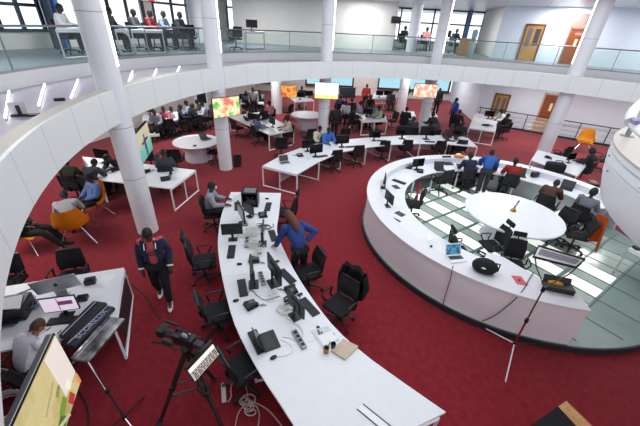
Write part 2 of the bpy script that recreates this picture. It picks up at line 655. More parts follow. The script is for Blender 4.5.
def add_head(b, J, k=1.0):
    c, look = J['head'], J['look'].normalized()
    up = Vector((0, 0, 1))
    rgt = look.cross(up).normalized()
    u = rgt.cross(look).normalized()
    M = Matrix((rgt, look, u)).transposed()
    def tr(p):
        return c + M @ Vector(p)
    ret = bmesh.ops.create_uvsphere(b.bm, u_segments=20, v_segments=14, radius=1.0)
    for v in ret['verts']:
        x, y, z = v.co
        w = .076 * (1 - .28 * max(0, -z) ** 1.3)
        dpt = .098 * (1 - .10 * max(0, -z)) if y > 0 else .102 * (1 - .22 * max(0, -z))
        if y > .75 and -.1 < z < .35:
            dpt *= .965
        v.co = tr((x * w, y * dpt + (.012 * max(0, -z) if y > 0 else 0), z * .118))
    nose = bmesh.ops.create_cone(b.bm, segments=8, radius1=.017, radius2=.007, depth=.05, cap_ends=True)
    for v in nose['verts']:
        x, y, z = v.co
        v.co = tr((x, .100 - z * .2 + y * .9, -.012 + z))
    for s in (-1, 1):
        e = bmesh.ops.create_uvsphere(b.bm, u_segments=8, v_segments=6, radius=1.0)
        for v in e['verts']:
            v.co = tr((s * .076 + v.co.x * .008, -.006 + v.co.y * .018, -.005 + v.co.z * .03))
        e = bmesh.ops.create_uvsphere(b.bm, u_segments=8, v_segments=6, radius=1.0)
        for v in e['verts']:
            v.co = tr((s * .031 + v.co.x * .013, .086 + v.co.y * .01, .012 + v.co.z * .007))
        for f in {f for v in e['verts'] for f in v.link_faces}:
            f.material_index = 1
    e = bmesh.ops.create_uvsphere(b.bm, u_segments=8, v_segments=6, radius=1.0)
    for v in e['verts']:
        v.co = tr((v.co.x * .024, .092 + v.co.y * .012, -.058 + v.co.z * .008))
    for f in {f for v in e['verts'] for f in v.link_faces}:
        f.material_index = 2
    return tr

def hair_mesh(J, style):
    b = MB()
    c, look = J['head'], J['look'].normalized()
    rgt = look.cross(Vector((0, 0, 1))).normalized()
    u = rgt.cross(look).normalized()
    M = Matrix((rgt, look, u)).transposed()
    ret = bmesh.ops.create_uvsphere(b.bm, u_segments=20, v_segments=14, radius=1.0)
    th = {'short': 1.06, 'afro': 1.22, 'long': 1.14, 'bun': 1.10, 'cap': 1.1}[style]
    kill = []
    for v in ret['verts']:
        x, y, z = v.co
        cut = -.35 if y < 0 else (.30 + .25 * (1 - abs(x)) if abs(x) < .8 else .1)
        if z < cut - .25:
            kill.append(v)
        v.co = c + M @ Vector((x * .077 * th, y * .100 * th - .004, max(z, cut - .12) * .119 * th + .004))
    bmesh.ops.delete(b.bm, geom=kill, context='VERTS')
    if style == 'long':
        # a fall of hair down the back, a little narrower at the tips
        back = Vector((look.x, look.y, 0)).normalized()
        nk = J['neck']
        sp = (nk - J['chest']).normalized()
        nr = Vector((0, -sp.z, sp.y)).normalized()
        pts = [c + nr * .04 + u * .03, c - sp * .08 + nr * .085, nk + nr * .115, nk - sp * .10 + nr * .165, nk - sp * .19 + nr * .185, nk - sp * .27 + nr * .19]
        b.tube(pts, [.085, .092, .088, .078, .058, .02], 12)
        for s in (-1, 1):
            pts = [c + rgt * s * (.07 + .015 * math.sin(t * 3)) - back * .03 + Vector((0, 0, .05 - .30 * t)) for t in (0, .3, .6, 1)]
            b.tube(pts, [.03, .036, .03, .012], 8)
    if style == 'bun':
        b.ell(c - look * .10 + u * .06, (.05, .05, .05))
    return b

BODIES = {}
def puff(me, d):
    ns = [v.normal.copy() for v in me.vertices]
    for v, n in zip(me.vertices, ns):
        v.co += n * d
def figure(kind):
    if kind in BODIES:
        return BODIES[kind]
    J = pose(kind)
    # continuous body: pelvis, spine, neck, arms and legs
    nd = [(J['pel'], .095), (J['waist'], (.085, .075)), (J['chest'], (.085, .07)), (J['neck'] - V(0, 0, .03), .055), (J['neck'].lerp(J['head'], .55), .052)]
    ed = [(0, 1), (1, 2), (2, 3), (3, 4)]
    for s in (0, 1):
        i = len(nd)
        nd += [(J['sho'][s], .040), (J['elb'][s], .036), (J['wri'][s], .028)]
        ed += [(2, i), (i, i + 1), (i + 1, i + 2)]
        i = len(nd)
        toe = J['ank'][s] + V(.0, .13, -.05)
        nd += [(J['hip'][s], .075), (J['kne'][s], .052), (J['ank'][s], .038), (toe, .03)]
        ed += [(0, i), (i, i + 1), (i + 1, i + 2), (i + 2, i + 3)]
    me = skin_mesh(nd, ed, 1)
    b = MB()
    b.bm.from_mesh(me)
    for s in (0, 1):
        add_hand(b, J['wri'][s], J['hand'][s], s)
    add_head(b, J)
    body = b.mesh('body_' + kind, [LGREY, EYE, LIP], True)
    body.shade_smooth()
    # top: torso and sleeves
    def top(short):
        n = [(J['pel'] + V(0, 0, .0), (.155, .138)), (J['waist'], (.146, .13)), (J['chest'], (.158, .13)), (J['neck'] - V(0, 0, .04), .072)]
        e = [(0, 1), (1, 2), (2, 3)]
        for s in (0, 1):
            i = len(n)
            if short:
                n += [(J['sho'][s], .078), (J['sho'][s].lerp(J['elb'][s], .75), .062)]
                e += [(2, i), (i, i + 1)]
            else:
                n += [(J['sho'][s], .084), (J['elb'][s], .062), (J['wri'][s].lerp(J['elb'][s], .06), .043)]
                e += [(2, i), (i, i + 1), (i + 1, i + 2)]
        m = skin_mesh(n, e, 1)
        puff(m, .012)
        tb = MB()
        tb.bm.from_mesh(m)
        for s in (0, 1):
            a, el = J['sho'][s], J['elb'][s]
            ch = J['chest'].lerp(J['neck'], .45)
            if short:
                tb.tube([ch.lerp(a, .55), a, a.lerp(el, .35), a.lerp(el, .78)], [.075, .082, .076, .070], 14)
            else:
                wr = J['wri'][s].lerp(el, .08)
                tb.tube([ch.lerp(a, .55), a, a.lerp(el, .5), el, el.lerp(wr, .5), wr], [.075, .082, .072, .064, .056, .048], 14)
            tb.ell(a, (.088, .088, .088))
            tb.ell(el if not short else a, (.066, .066, .066))
        m = tb.mesh('top', LGREY, True)
        m.materials.clear(); m.materials.append(LGREY); m.shade_smooth()
        return m
    n = [(J['pel'] - V(0, 0, .0), (.128, .118))]
    e = []
    for s in (0, 1):
        i = len(n)
        n += [(J['hip'][s], .105), (J['kne'][s], .073), (J['ank'][s] + V(0, 0, .02), .058)]
        e += [(0, i), (i, i + 1), (i + 1, i + 2)]
    tr = skin_mesh(n, e, 1)
    puff(tr, .006)
    tr.materials.clear(); tr.materials.append(LGREY); tr.shade_smooth()
    shoes = []
    for s in (0, 1):
        a = J['ank'][s]
        sb = MB()
        z0 = max(.0, a.z - .09)
        sb.ell((a.x, a.y + .06, z0 + .035), (.046, .135, .034))
        sb.ell((a.x, a.y - .01, z0 + .06), (.044, .06, .05))
        shoes.append(sb.mesh('shoe_' + kind, LGREY, True))
    BODIES[kind] = dict(J=J, body=body, top=[top(False), top(True)], trousers=tr, shoes=shoes, hair={})
    return BODIES[kind]

SKINS = {}
def cmat(rgb, kind='cloth'):
    k = (tuple(rgb), kind)
    if k not in SKINS:
        nm = '%s_%02x%02x%02x' % ((kind,) + tuple(rgb))
        SKINS[k] = mat(nm, rgb, {'cloth': .9, 'skin': .55, 'hair': .7}[kind], noise=.12 if kind != 'skin' else .05, scale=45)
    return SKINS[k]

def osl(o, m, i=0):
    o.material_slots[i].link = 'OBJECT'
    o.material_slots[i].material = m

def person(kind, loc, yaw, label, top=(40, 42, 52), legs=(24, 25, 32), skin=(92, 60, 46), hair='short', hairc=(20, 17, 17), shoe=(30, 30, 34),
           short=False, group=None, scale=1.0, far=False):
    F = figure(kind)
    root = empty('person', loc, R(yaw))
    root.scale = (scale,) * 3
    def part(n, me, m):
        o = bpy.data.objects.new(n, me)
        COL.objects.link(o)
        o.parent = root
        osl(o, m)
        return o
    part('body', F['body'], cmat(skin, 'skin'))
    part('shirt', F['top'][1 if short else 0], cmat(top))
    part('trousers', F['trousers'], cmat(legs))
    if not far:
        for s in F['shoes']:
            part('shoe', s, cmat(shoe))
    if hair not in F['hair']:
        F['hair'][hair] = hair_mesh(F['J'], hair).mesh('hair_%s_%s' % (kind, hair), LGREY, True)
    part('hair', F['hair'][hair], cmat(hairc, 'hair'))
    return tag(root, label, 'person', group)

# ================================================================== the place
RC = Vector((4.70, 7.32, 0))          # centre of the round atrium
RR = 9.06                             # radius of its white fascia
ZB, ZT, ZU = 2.88, 3.54, 3.70         # fascia bottom and top, upper floor
RG = 11.4                             # radius of the glass balustrade
ZC = 6.25                             # upper ceiling

CARPET = mat('red_carpet', (129, 36, 46), .95, noise=.16, scale=9, bump=.25, spec=.1)
WALLM = mat('white_wall_paint', (222, 230, 242), .7, noise=.02, scale=3)
WALLB = mat('warm_white_wall_paint', (222, 220, 218), .75, noise=.02, scale=3)
LEDGE = mat('speckled_beige_stone', (196, 188, 180), .45, noise=.14, scale=220)
LAV = mat('lavender_grey_paint', (176, 170, 186), .35)
SLABM = mat('grey_slab_edge', (222, 222, 224), .6)
UFLOOR = mat('blue_grey_floor', (118, 128, 140), .4, noise=.1, scale=5)
COLM = mat('column_cladding', (226, 228, 236), .3)
DOORW = mat('brown_door_veneer', (140, 72, 34), .4, noise=.18, scale=12)
DOORL = mat('oak_door_veneer', (186, 138, 76), .45, noise=.14, scale=10)
FRAMEB = mat('dark_blue_mullion', (38, 56, 84), .4)
FRAMEL = mat('blue_mullion', (70, 120, 176), .4)
FRAMED = mat('dark_window_frame', (34, 38, 48), .45)
GLASSB = glass('balustrade_glass', (247, 253, 251), .045)
GLASSW = glass('window_glass', (250, 253, 255), .05)
GLASSL = glass('lower_window_glass', (198, 222, 230), .08)

b_ = CARPET.node_tree.nodes['Principled BSDF']
b_.inputs['Sheen Weight'].default_value = .35
b_.inputs['Sheen Tint'].default_value = (1, .75, .78, 1)
b_.inputs['Sheen Roughness'].default_value = .4

def seamed(name, rgb, count, dark=.62, width=.012):
    m = mat(name, rgb, .35)
    nt = m.node_tree
    b = nt.nodes['Principled BSDF']
    tc = nt.nodes.new('ShaderNodeTexCoord')
    g = nt.nodes.new('ShaderNodeTexGradient')
    g.gradient_type = 'RADIAL'
    mu = nt.nodes.new('ShaderNodeMath'); mu.operation = 'MULTIPLY'; mu.inputs[1].default_value = count
    fr = nt.nodes.new('ShaderNodeMath'); fr.operation = 'FRACT'
    lt = nt.nodes.new('ShaderNodeMath'); lt.operation = 'LESS_THAN'; lt.inputs[1].default_value = width
    mx = nt.nodes.new('ShaderNodeMix'); mx.data_type = 'RGBA'
    c = lin(rgb)
    mx.inputs[6].default_value = c + (1,)
    mx.inputs[7].default_value = tuple(v * dark for v in c) + (1,)
    nt.links.new(tc.outputs['Object'], g.inputs['Vector'])
    nt.links.new(g.outputs['Fac'], mu.inputs[0])
    nt.links.new(mu.outputs[0], fr.inputs[0])
    nt.links.new(fr.outputs[0], lt.inputs[0])
    nt.links.new(lt.outputs[0], mx.inputs[0])
    nt.links.new(mx.outputs[2], b.inputs['Base Color'])
    return m

FASCIA = seamed('white_fascia_panels', (226, 231, 233), 54)
CEILM = seamed('white_ceiling_panels', (226, 226, 230), 40, .6, .02)

# floor
struct(MB().box((4, 11, -.1), (40, 40, .2)).build('floor', CARPET))

# ring: fascia, ledge, recessed shelf, slab edge
struct(MB().lathe([(RR, ZB), (RR, ZT), (RR + .05, ZT), (RR + .05, ZB)], seg=160, closed_profile=True).build('trim_1', FASCIA, None, False, RC))
struct(MB().lathe([(RR + .05, ZT - .05), (RR + .05, ZT + .0), (RR + .26, ZT + .0), (RR + .26, ZT - .05)], seg=160, closed_profile=True).build('trim_2', LEDGE, None, False, RC))
struct(MB().lathe([(RR + .26, ZB), (RR + .26, ZT - .16), (RG, ZT - .16), (RG, ZB)], seg=160, closed_profile=True).build('trim_3', LAV, None, False, RC))
struct(MB().lathe([(RG, ZB), (RG, ZU), (RG + .06, ZU), (RG + .06, ZB)], seg=160, closed_profile=True).build('trim_4', SLABM, None, False, RC))
struct(MB().lathe([(RG + .06, ZB + .02), (RG + .06, ZU - .01), (28, ZU - .01), (28, ZB + .02)], seg=120, closed_profile=True).build('floor_upper', UFLOOR, None, False, RC))
struct(MB().lathe([(8.75, ZC), (8.75, ZC + .35), (28, ZC + .35), (28, ZC)], seg=120, closed_profile=True).build('ceiling', CEILM, None, False, RC))

# outer walls. right wall: one straight plane over both floors
WA, WB = Vector((9.5, 21.1, 0)), Vector((22.0, 13.0, 0))
WD = (WB - WA).normalized()
WN = Vector((WD.y, -WD.x, 0))          # towards the atrium
if WN.dot(RC - WA) < 0:
    WN = -WN
WRZ = math.atan2(WD.y, WD.x)

def onW(px, py, off=0.0):
    d = ray(px, py)
    t = ((WA + WN * off - Vector((0, 0, CAMH))).dot(WN)) / d.dot(WN)
    return Vector((0, 0, CAMH)) + d * t

def slab_wall(name, a, b, z0, z1, m, th=.2, out=None):
    a, b = Vector((a[0], a[1], 0)), Vector((b[0], b[1], 0))
    d = b - a
    n = Vector((d.y, -d.x, 0)).normalized()
    if n.dot(RC - a) > 0:
        n = -n
    c = (a + b) / 2 + n * th / 2
    return struct(MB().box((0, 0, 0), (d.length, th, z1 - z0)).build(name, m, None, False, (c.x, c.y, (z0 + z1) / 2), math.atan2(d.y, d.x)))

slab_wall('wall_right', WA, WB, 0, ZC + .3, WALLM)
slab_wall('wall_right_return', (9.5, 21.1), (10.1, 28), 0, ZB + .02, WALLM)
# back wall of the lower floor: sill, head and piers around the windows
YB = 27.8
slab_wall('wall_back', (-9, YB), (10.1, YB), 0, .62, WALLB)
slab_wall('wall_back_head', (-9, YB), (10.1, YB), 2.35, ZB + .02, WALLB)
LA, LB = Vector((-13.4, 2.0, 0)), Vector((-5.9, YB, 0))
slab_wall('wall_left', LA, LB, 0, ZU + .55, WALLB)
LD = (LB - LA).normalized()
# lower windows in the back wall
n = 0
for k in range(9):
    x0 = -7.6 + k * 1.95
    x1 = x0 + 1.95
    if k in (2, 5):
        struct(MB().box(((x0 + x1) / 2, YB + .1, 1.5), (1.95, .2, 1.8)).build('wall_back_pier', WALLB))
        continue
    n += 1
    fr = MB()
    for x in (x0 + .05, x1 - .05):
        fr.box((x, YB + .05, 1.49), (.12, .12, 1.74))
    for z in (.66, 2.31):
        fr.box(((x0 + x1) / 2, YB + .05, z), (1.95, .12, .10))
    w = struct(fr.build('window_%d' % n, FRAMED))
    MB().box(((x0 + x1) / 2, YB + .06, 1.49), (1.85, .02, 1.6)).build('pane', GLASSL, w)
    MB().box(((x0 + x1) / 2, YB - .06, .58), (1.95, .22, .06)).build('sill', mat('brown_window_sill', (120, 78, 52), .5), w)

# upper floor: warm white wall in the middle, windows left and right of it
slab_wall('wall_upper_centre', (-5.9, 22.6), (3.95, 22.6), ZU - .02, ZC + .05, WALLB)
slab_wall('wall_upper_return', (3.95, 22.6), (3.95, YB), ZU - .02, ZC + .05, WALLB)
slab_wall('wall_upper_right_return', (9.5, 21.1), (11.2, YB), ZU - .02, ZC + .05, WALLB)
slab_wall('wall_upper_sill', (3.95, YB), (11.2, YB), ZU - .02, ZU + .45, WALLB)
n0 = n
def upper_window(a, b, z0, z1, cols, rows, fm, mw=.08):
    global n
    n += 1
    d = b - a
    L = d.length
    f = MB()
    for i in range(cols + 1):
        f.box((-L / 2 + L * i / cols, 0, (z0 + z1) / 2), (mw, .10, z1 - z0))
    for r_ in rows:
        f.box((0, 0, r_), (L, .10, mw))
    c = (a + b) / 2
    w = struct(f.build('window_%d' % n, fm, None, False, (c.x, c.y, 0), math.atan2(d.y, d.x)))
    MB().box((0, .03, (z0 + z1) / 2), (L, .02, z1 - z0)).build('pane', GLASSW, w)
    return w
for k in range(3):
    a = Vector((3.95 + k * 2.42, YB, 0)); b = Vector((3.95 + (k + 1) * 2.42, YB, 0))
    upper_window(a, b, ZU + .45, ZC, 2, (ZU + .45, 5.35, ZC - .05), FRAMED, .09)
# left window wall, panes between blue mullions
def lpt(px):
    """where the vertical picture line px crosses the left window wall at eye height"""
    d = ray(px, 25)
    nrm = Vector((LD.y, -LD.x, 0))
    t = (LA).dot(nrm) / Vector((d.x, d.y, 0)).dot(nrm)
    return Vector((d.x * t, d.y * t, 0))
LQ = [lpt(-60), lpt(0), lpt(44), lpt(112), lpt(146)]
LQ2 = [lpt(156), lpt(190)]
for i in range(4):
    upper_window(LQ[i], LQ[i + 1], ZU + .55, ZC, 2 if i != 2 else 1, (ZU + .55, 5.55 if i > 1 else 5.0, ZC - .05), FRAMEB if i < 2 else FRAMED, .10)
upper_window(LQ2[0], LQ2[1], ZU + .55, ZC, 2, (ZU + .55, 5.45, ZC - .05), FRAMEB, .10)
slab_wall('wall_left_pier', LQ[4], LQ2[0], ZU + .5, ZC + .05, WALLB)
pq = lpt(228)
slab_wall('wall_left_pier_far', LQ2[1], pq, ZU + .5, ZC + .05, WALLB)
upper_window(pq, lpt(243), ZU + .55, ZC, 1, (ZU + .55, 5.6, ZC - .05), FRAMEB, .10)
slab_wall('wall_left_corner', lpt(243), LB, ZU + .5, ZC + .05, WALLB)
for k, (t, rr_, m) in enumerate(((43, .16, FRAMEB), (52, .11, FRAMEL))):
    p = lpt(t) + Vector((.45, -.15, 0))
    struct(MB().tube([(0, 0, ZU), (0, 0, ZC)], rr_, 14).build('pillar_blue', m, None, True, p))
p = atY(467, 30, 26.6)
struct(MB().tube([(0, 0, ZU), (0, 0, ZC)], .13, 14).build('pillar_blue', FRAMEL, None, True, (p.x, p.y, 0)))

# columns
COLS = {}
def column(key, xy, z1, led_dir=None, r=.29, z0=0.0):
    b = MB()
    b.lathe([(r, z0), (r, z1)], seg=40)
    o = b.build('column', seamed('column_cladding_' + key, (228, 230, 238), 3, .72, .006), None, True, (xy[0], xy[1], 0))
    struct(o)
    for z in (1.55, 2.75, 4.9):
        if z0 < z < z1:
            MB().lathe([(r + .0015, z - .006), (r + .0015, z + .006)], seg=40).build('joint', mat('joint_grey', (150, 152, 160), .5), o)
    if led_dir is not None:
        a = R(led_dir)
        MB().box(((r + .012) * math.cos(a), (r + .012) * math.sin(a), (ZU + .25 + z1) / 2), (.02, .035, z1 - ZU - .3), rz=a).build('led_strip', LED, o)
    COLS[key] = o
    return o
p = at(148.3, 230); column('a', (p.x, p.y), ZC, 12, r=.25)
column('b', (-3.66, 11.32), ZC, 2, r=.24)
column('c', (-.08, 15.55), ZC, -22, r=.26)
p = at(421.5, 131); column('d', (p.x, p.y), ZC, -45, r=.27)
column('e', (10.45, 14.95), ZC, -190)
p = at(277, 113); column('f', (p.x, p.y), ZB + .02, r=.33)
p = at(400, 113); column('g', (p.x, p.y), ZC, r=.31)
p = atY(203, 40, 20.2); column('h', (p.x - .3, p.y), ZC, r=.34, z0=ZU)
p = at(459, 104); column('i', (p.x - .2, p.y), ZB + .02, r=.3)
p = atY(387, 30, 23.6); column('j', (p.x + .25, p.y), ZC, r=.30, z0=ZU)

# glass balustrade of the upper floor
bal = empty('glass_balustrade', RC)
da = 2.2 / RG
a = R(-8)
while a < R(208):
    g = MB()
    g.lathe([(RG + .03, ZU + .04), (RG + .03, ZU + .80), (RG + .045, ZU + .80), (RG + .045, ZU + .04)], seg=5, a0=a + .003, a1=a + da - .003, closed_profile=True)
    g.build('glass_panel', GLASSB, bal)
    c, s = math.cos(a), math.sin(a)
    MB().tube([((RG + .05) * c, (RG + .05) * s, ZU), ((RG + .05) * c, (RG + .05) * s, ZU + .86)], .018, 6).build('post', STEEL, bal)
    a += da
MB().tube([((RG + .04) * math.cos(R(t)), (RG + .04) * math.sin(R(t)), ZU + .86) for t in range(-8, 209, 3)], .024, 8).build('handrail', STEEL, bal, True)
MB().lathe([(RG + .0, ZU), (RG + .0, ZU + .05), (RG + .08, ZU + .05), (RG + .08, ZU)], seg=90, a0=R(-8), a1=R(208), closed_profile=True).build('base_channel', STEEL, bal)
tag(bal, 'curved glass balustrade with thin steel handrail around the upper floor', 'balustrade')

# glowing rods stand in for light streaks reflected in the lavender recess behind the ledge
STREAKS = [((5, 117), (9, 91), 'glowing streak of reflected light behind the ledge, nearest the left picture edge'),
         ((38.5, 105), (44.5, 84), 'glowing streak of reflected light behind the ledge, second from the left'),
         ((71, 97.5), (78, 79.5), 'glowing streak of reflected light behind the ledge just left of the nearest column'),
         ((128.5, 82), (132.5, 71), 'glowing streak of reflected light behind the ledge just right of the nearest column'),
         ((153.5, 76), (156.5, 69), 'short glowing streak of reflected light behind the ledge between the two left columns'),
         ((177, 72), (179.5, 66.5), 'small glowing streak of reflected light behind the ledge left of the second column')]
STREAKM = mat('light_streak_glow', (255, 255, 255), .5, emit=2.2)
for p0, p1, lb in STREAKS:
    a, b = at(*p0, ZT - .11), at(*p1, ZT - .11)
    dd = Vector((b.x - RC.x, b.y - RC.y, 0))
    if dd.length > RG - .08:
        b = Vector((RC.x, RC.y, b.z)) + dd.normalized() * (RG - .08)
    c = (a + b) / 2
    o = empty('light_streak', (c.x, c.y, ZT - .16))
    MB().tube([a - c + Vector((0, 0, .05)), b - c + Vector((0, 0, .05))], .017, 8).build('tube', STREAKM, o)
    MB().tube([a - c + Vector((0, 0, .012)), b - c + Vector((0, 0, .012))], .014, 4).build('streak_base', WMETAL, o)
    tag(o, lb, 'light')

# round balcony at the near right: stepped white drum with a speckled stone top
DC = (6.33, 2.14)
drum = MB().lathe([(3.02, 3.10), (3.15, 3.10), (3.17, 3.12), (3.25, 3.40), (3.28, 3.58), (3.25, 3.585), (3.25, 3.605), (3.285, 3.61), (3.285, 3.69), (3.25, 3.695),
                   (3.25, 3.715), (3.295, 3.72), (3.295, 3.775), (0.0, 3.775), (0.0, 3.10)], seg=96, closed_profile=False).build('wall_balcony', mat('white_drum_paint', (236, 240, 248), .45), None, True, (DC[0], DC[1], 0))
struct(drum)
MB().lathe([(0, 3.776), (3.30, 3.776), (3.30, 3.80), (0, 3.80)], seg=96).build('stone_top', LEDGE, drum)
for q in ((622.5, 157), (616.5, 165)):
    pass
bolt = MB()
for ang, z in ((147.5, 3.65), (152.0, 3.53), (166, 3.65), (170, 3.53)):
    if True:
        bolt.ell((3.29 * math.cos(R(ang)), 3.29 * math.sin(R(ang)), z), (.013, .013, .013), seg=8, rings=6)
bolt.build('bolt_row', STEEL, drum)
hr = empty('balcony_handrail', at(627, 136, 3.8))
o0 = hr.location.copy()
MB().lathe([(0, 0), (.075, 0), (.075, .012), (.02, .02), (0, .02)], seg=16).build('foot_plate', STEEL, hr)
p_top = Vector((0, 0, .23))
MB().tube([(0, 0, .01), p_top], .030, 10).build('post', STEEL, hr)
lo_ = [at(*q) - o0 for q in ((633, 118, 4.06), (629.5, 122, 4.04), (634, 128, 4.03), (641, 134, 4.02), (652, 143, 4.02))]
up_ = [at(*q) - o0 for q in ((629.5, 122, 4.06), (631, 115, 4.12), (635, 109, 4.18), (642, 103, 4.24), (655, 95, 4.30))]
MB().tube(up_, .055, 12).build('top_rail', WMETAL, hr, True)
MB().tube(lo_, .034, 10).build('lower_rail', WMETAL, hr, True)
MB().tube([at(633, 119, 4.1) - o0, at(637, 123, 4.1) - o0], .026, 10).build('joint_sleeve', mat('violet_grey_sleeve', (128, 122, 170), .4), hr)
MB().tube([(.60, -.35, .0), (.62, -.36, .30)], .030, 10).build('post', STEEL, hr)
tag(hr, 'white and chrome handrail standing on the speckled balcony top', 'handrail')

# doors on the right wall
def door(px_l, px_r, ytop, zb, kind, label, ztop=None, reveal=None, sign=False):
    a, b = onW(px_l, ytop), onW(px_r, ytop)
    zt = ztop or (a.z + b.z) / 2
    w = (Vector((b.x - a.x, b.y - a.y, 0))).length
    c = (a + b) / 2
    root = empty('door_%d' % kind[1], (c.x + WN.x * .02, c.y + WN.y * .02, zb), WRZ)
    struct(root)
    h = zt - zb
    body, frm = kind[0]
    MB().box((0, -.0, h / 2), (w, .05, h)).build('leaf', body, root)
    f = MB()
    for s in (-1, 1):
        f.box((s * (w / 2 + .04), -.01, h / 2 + .03), (.08, .09, h + .06))
    f.box((0, -.01, h + .03), (w + .16, .09, .08))
    f.build('frame', frm, root)
    return root, w, h
FR_TAN = mat('tan_door_frame', (196, 164, 138), .6)
FR_BRN = mat('brown_door_frame', (112, 62, 34), .5)
GLASSD = mat('dark_door_glass', (104, 106, 110), .2)
CREAM = mat('cream_sign', (244, 226, 180), .5)
sgn = -1 if WN.dot(Vector((-WD.y, WD.x, 0))) < 0 else 1
d, w, h = door(546, 567, 95.5, 0, ((DOORW, FR_TAN), 1), '')
MB().box((-.05, sgn * .032, h * .70), (.13, .01, .42)).build('sign', CREAM, d)
MB().tube([(w * .36, sgn * .03, h * .42), (w * .36, sgn * .08, h * .42), (w * .25, sgn * .08, h * .42)], .014, 6).build('handle', STEEL, d)
MB().box((0, sgn * .03, h * .2), (w, .012, h * .4)).build('kick_panel', FR_TAN, d)
d, w, h = door(497, 510, 95, 0, ((DOORL, FR_BRN), 2), '')
for s in (-1, 1):
    MB().box((s * w * .22, sgn * .03, h * .66), (w * .24, .012, h * .5)).build('glazing', GLASSD, d)
d, w, h = door(528, 545, 25.5, ZU, ((DOORL, FR_BRN), 3), '')
MB().box((-w * .22, sgn * .03, h * .66), (w * .26, .012, h * .52)).build('glazing', GLASSD, d)
MB().box((w * .24, sgn * .03, h * .68), (w * .30, .012, h * .46)).build('glazing', mat('deep_grey_door_glass', (62, 66, 74), .2), d)
d, w, h = door(572, 592, 29, ZU, ((DOORW, mat('rose_brown_reveal', (150, 116, 106), .6)), 4), '')
MB().box((-.05, sgn * .032, h * .62), (.12, .01, .32)).build('sign', CREAM, d)
MB().box((-.03, sgn * .032, h * .86), (.34, .01, .13)).build('notice', mat('rose_notice', (176, 120, 116), .6), d)
MB().box((0, .0, h + .36), (w + .2, .06, .60)).build('head_panel', mat('rose_brown_panel', (160, 128, 120), .6), d)
MB().lathe([(0, 0), (.09, 0), (.09, .02), (0, .02)], seg=16).build('round_badge', mat('grey_badge', (130, 140, 130), .5), d).matrix_local = Matrix.Translation((.05, sgn * .05, h + .40)) @ Matrix.Rotation(R(90), 4, 'X')

# railing along the foot of the right wall
rl = empty('wall_railing', (WA + WN * .35))
L = 9.0
rl.rotation_euler.z = WRZ
for k in range(8):
    x = .3 + k * L / 7
    MB().tube([(x, 0, 0), (x, 0, .95)], .025, 6).build('post', DARKP, rl)
MB().tube([(.2, 0, .95), (L + .4, 0, .95)], .026, 8).build('top_rail', DARKP, rl)
for z in (.22, .44, .68):
    MB().tube([(.2, 0, z), (L + .4, 0, z)], .012, 6).build('bar', STEEL, rl)
MB().box((L / 2 + .3, .05, .05), (L, .03, .10)).build('kerb_strip', DARKP, rl)
tag(rl, 'dark metal railing with thin bars along the foot of the white right wall', 'railing')

# ------------------------------------------------------------------ light
w = bpy.data.worlds.new('world')
scn.world = w
w.use_nodes = True
bg = w.node_tree.nodes['Background']
bg.inputs[0].default_value = (.93, .97, 1.0, 1)
bg.inputs[1].default_value = 1.35

def lamp(name, loc, size, power, rot=(0, 0, 0), col=(1, .98, .95), sy=None):
    d = bpy.data.lights.new(name, 'AREA')
    d.shape = 'RECTANGLE'
    d.size = size
    d.size_y = sy or size
    d.energy = power
    d.color = col
    o = bpy.data.objects.new(name, d)
    COL.objects.link(o)
    o.location = loc
    o.rotation_euler = rot
    return o
# unseen area lights added under the upper floor and ceiling to brighten both levels
for (x, y) in ((-7.5, 5.5), (-7.6, 10), (-6.5, 14.5), (-3.5, 19), (1, 20.5), (5.5, 21.5), (-2, 24.5), (3, 25.5), (8, 25), (10.6, 17.4), (13.4, 15.0), (16.5, 12.0), (4.7, -2.4), (8.5, -3.2)):
    lamp('fill_light', (x, y, ZB - .02), 1.6, 75)
for (x, y) in ((-8, 8), (-7, 14), (-4, 19.5), (2, 21), (7, 22.5), (11.5, 18.5), (15.5, 15.5)):
    lamp('upper_fill_light', (x, y, ZC - .05), 1.5, 105)
scn.view_settings.view_transform = 'Standard'
scn.view_settings.look = 'None'
scn.view_settings.gamma = 1.0
scn.view_settings.exposure = 0.32
scn.view_settings.use_curve_mapping = False

# ================================================================== things in front
def yaw_to(p, q):
    return math.degrees(math.atan2(-(q[0] - p[0]), q[1] - p[1]))
TH = .741
HC = lambda px, py, yaw, label, z=0.0, group=None: place('hchair', make_headrest_chair, at(px, py, z) * 1 - Vector((0, 0, z)), yaw, label, 'chair', group)
TC = lambda px, py, yaw, label, z=0.0, group=None: place('tchair', make_task_chair, at(px, py, z) - Vector((0, 0, z)), yaw, label, 'chair', group)
MON = lambda px, py, yaw, label, z=TH, group=None, s=1.0: place('monitor', make_monitor, at(px, py, z), yaw, label, 'monitor', group, s)
KB = lambda px, py, yaw, label, z=TH, group=None: place('keyboard', make_keyboard, at(px, py, z), yaw, label, 'keyboard', group)
MS = lambda px, py, yaw, label, z=TH, group=None: place('mouse', make_mouse, at(px, py, z), yaw, label, 'mouse', group)
PH = lambda px, py, yaw, label, z=TH, group=None: place('phone', make_phone, at(px, py, z), yaw, label, 'telephone', group)
LT = lambda px, py, yaw, label, z=TH, group=None: place('laptop', make_laptop(), at(px, py, z), yaw, label, 'laptop', group)

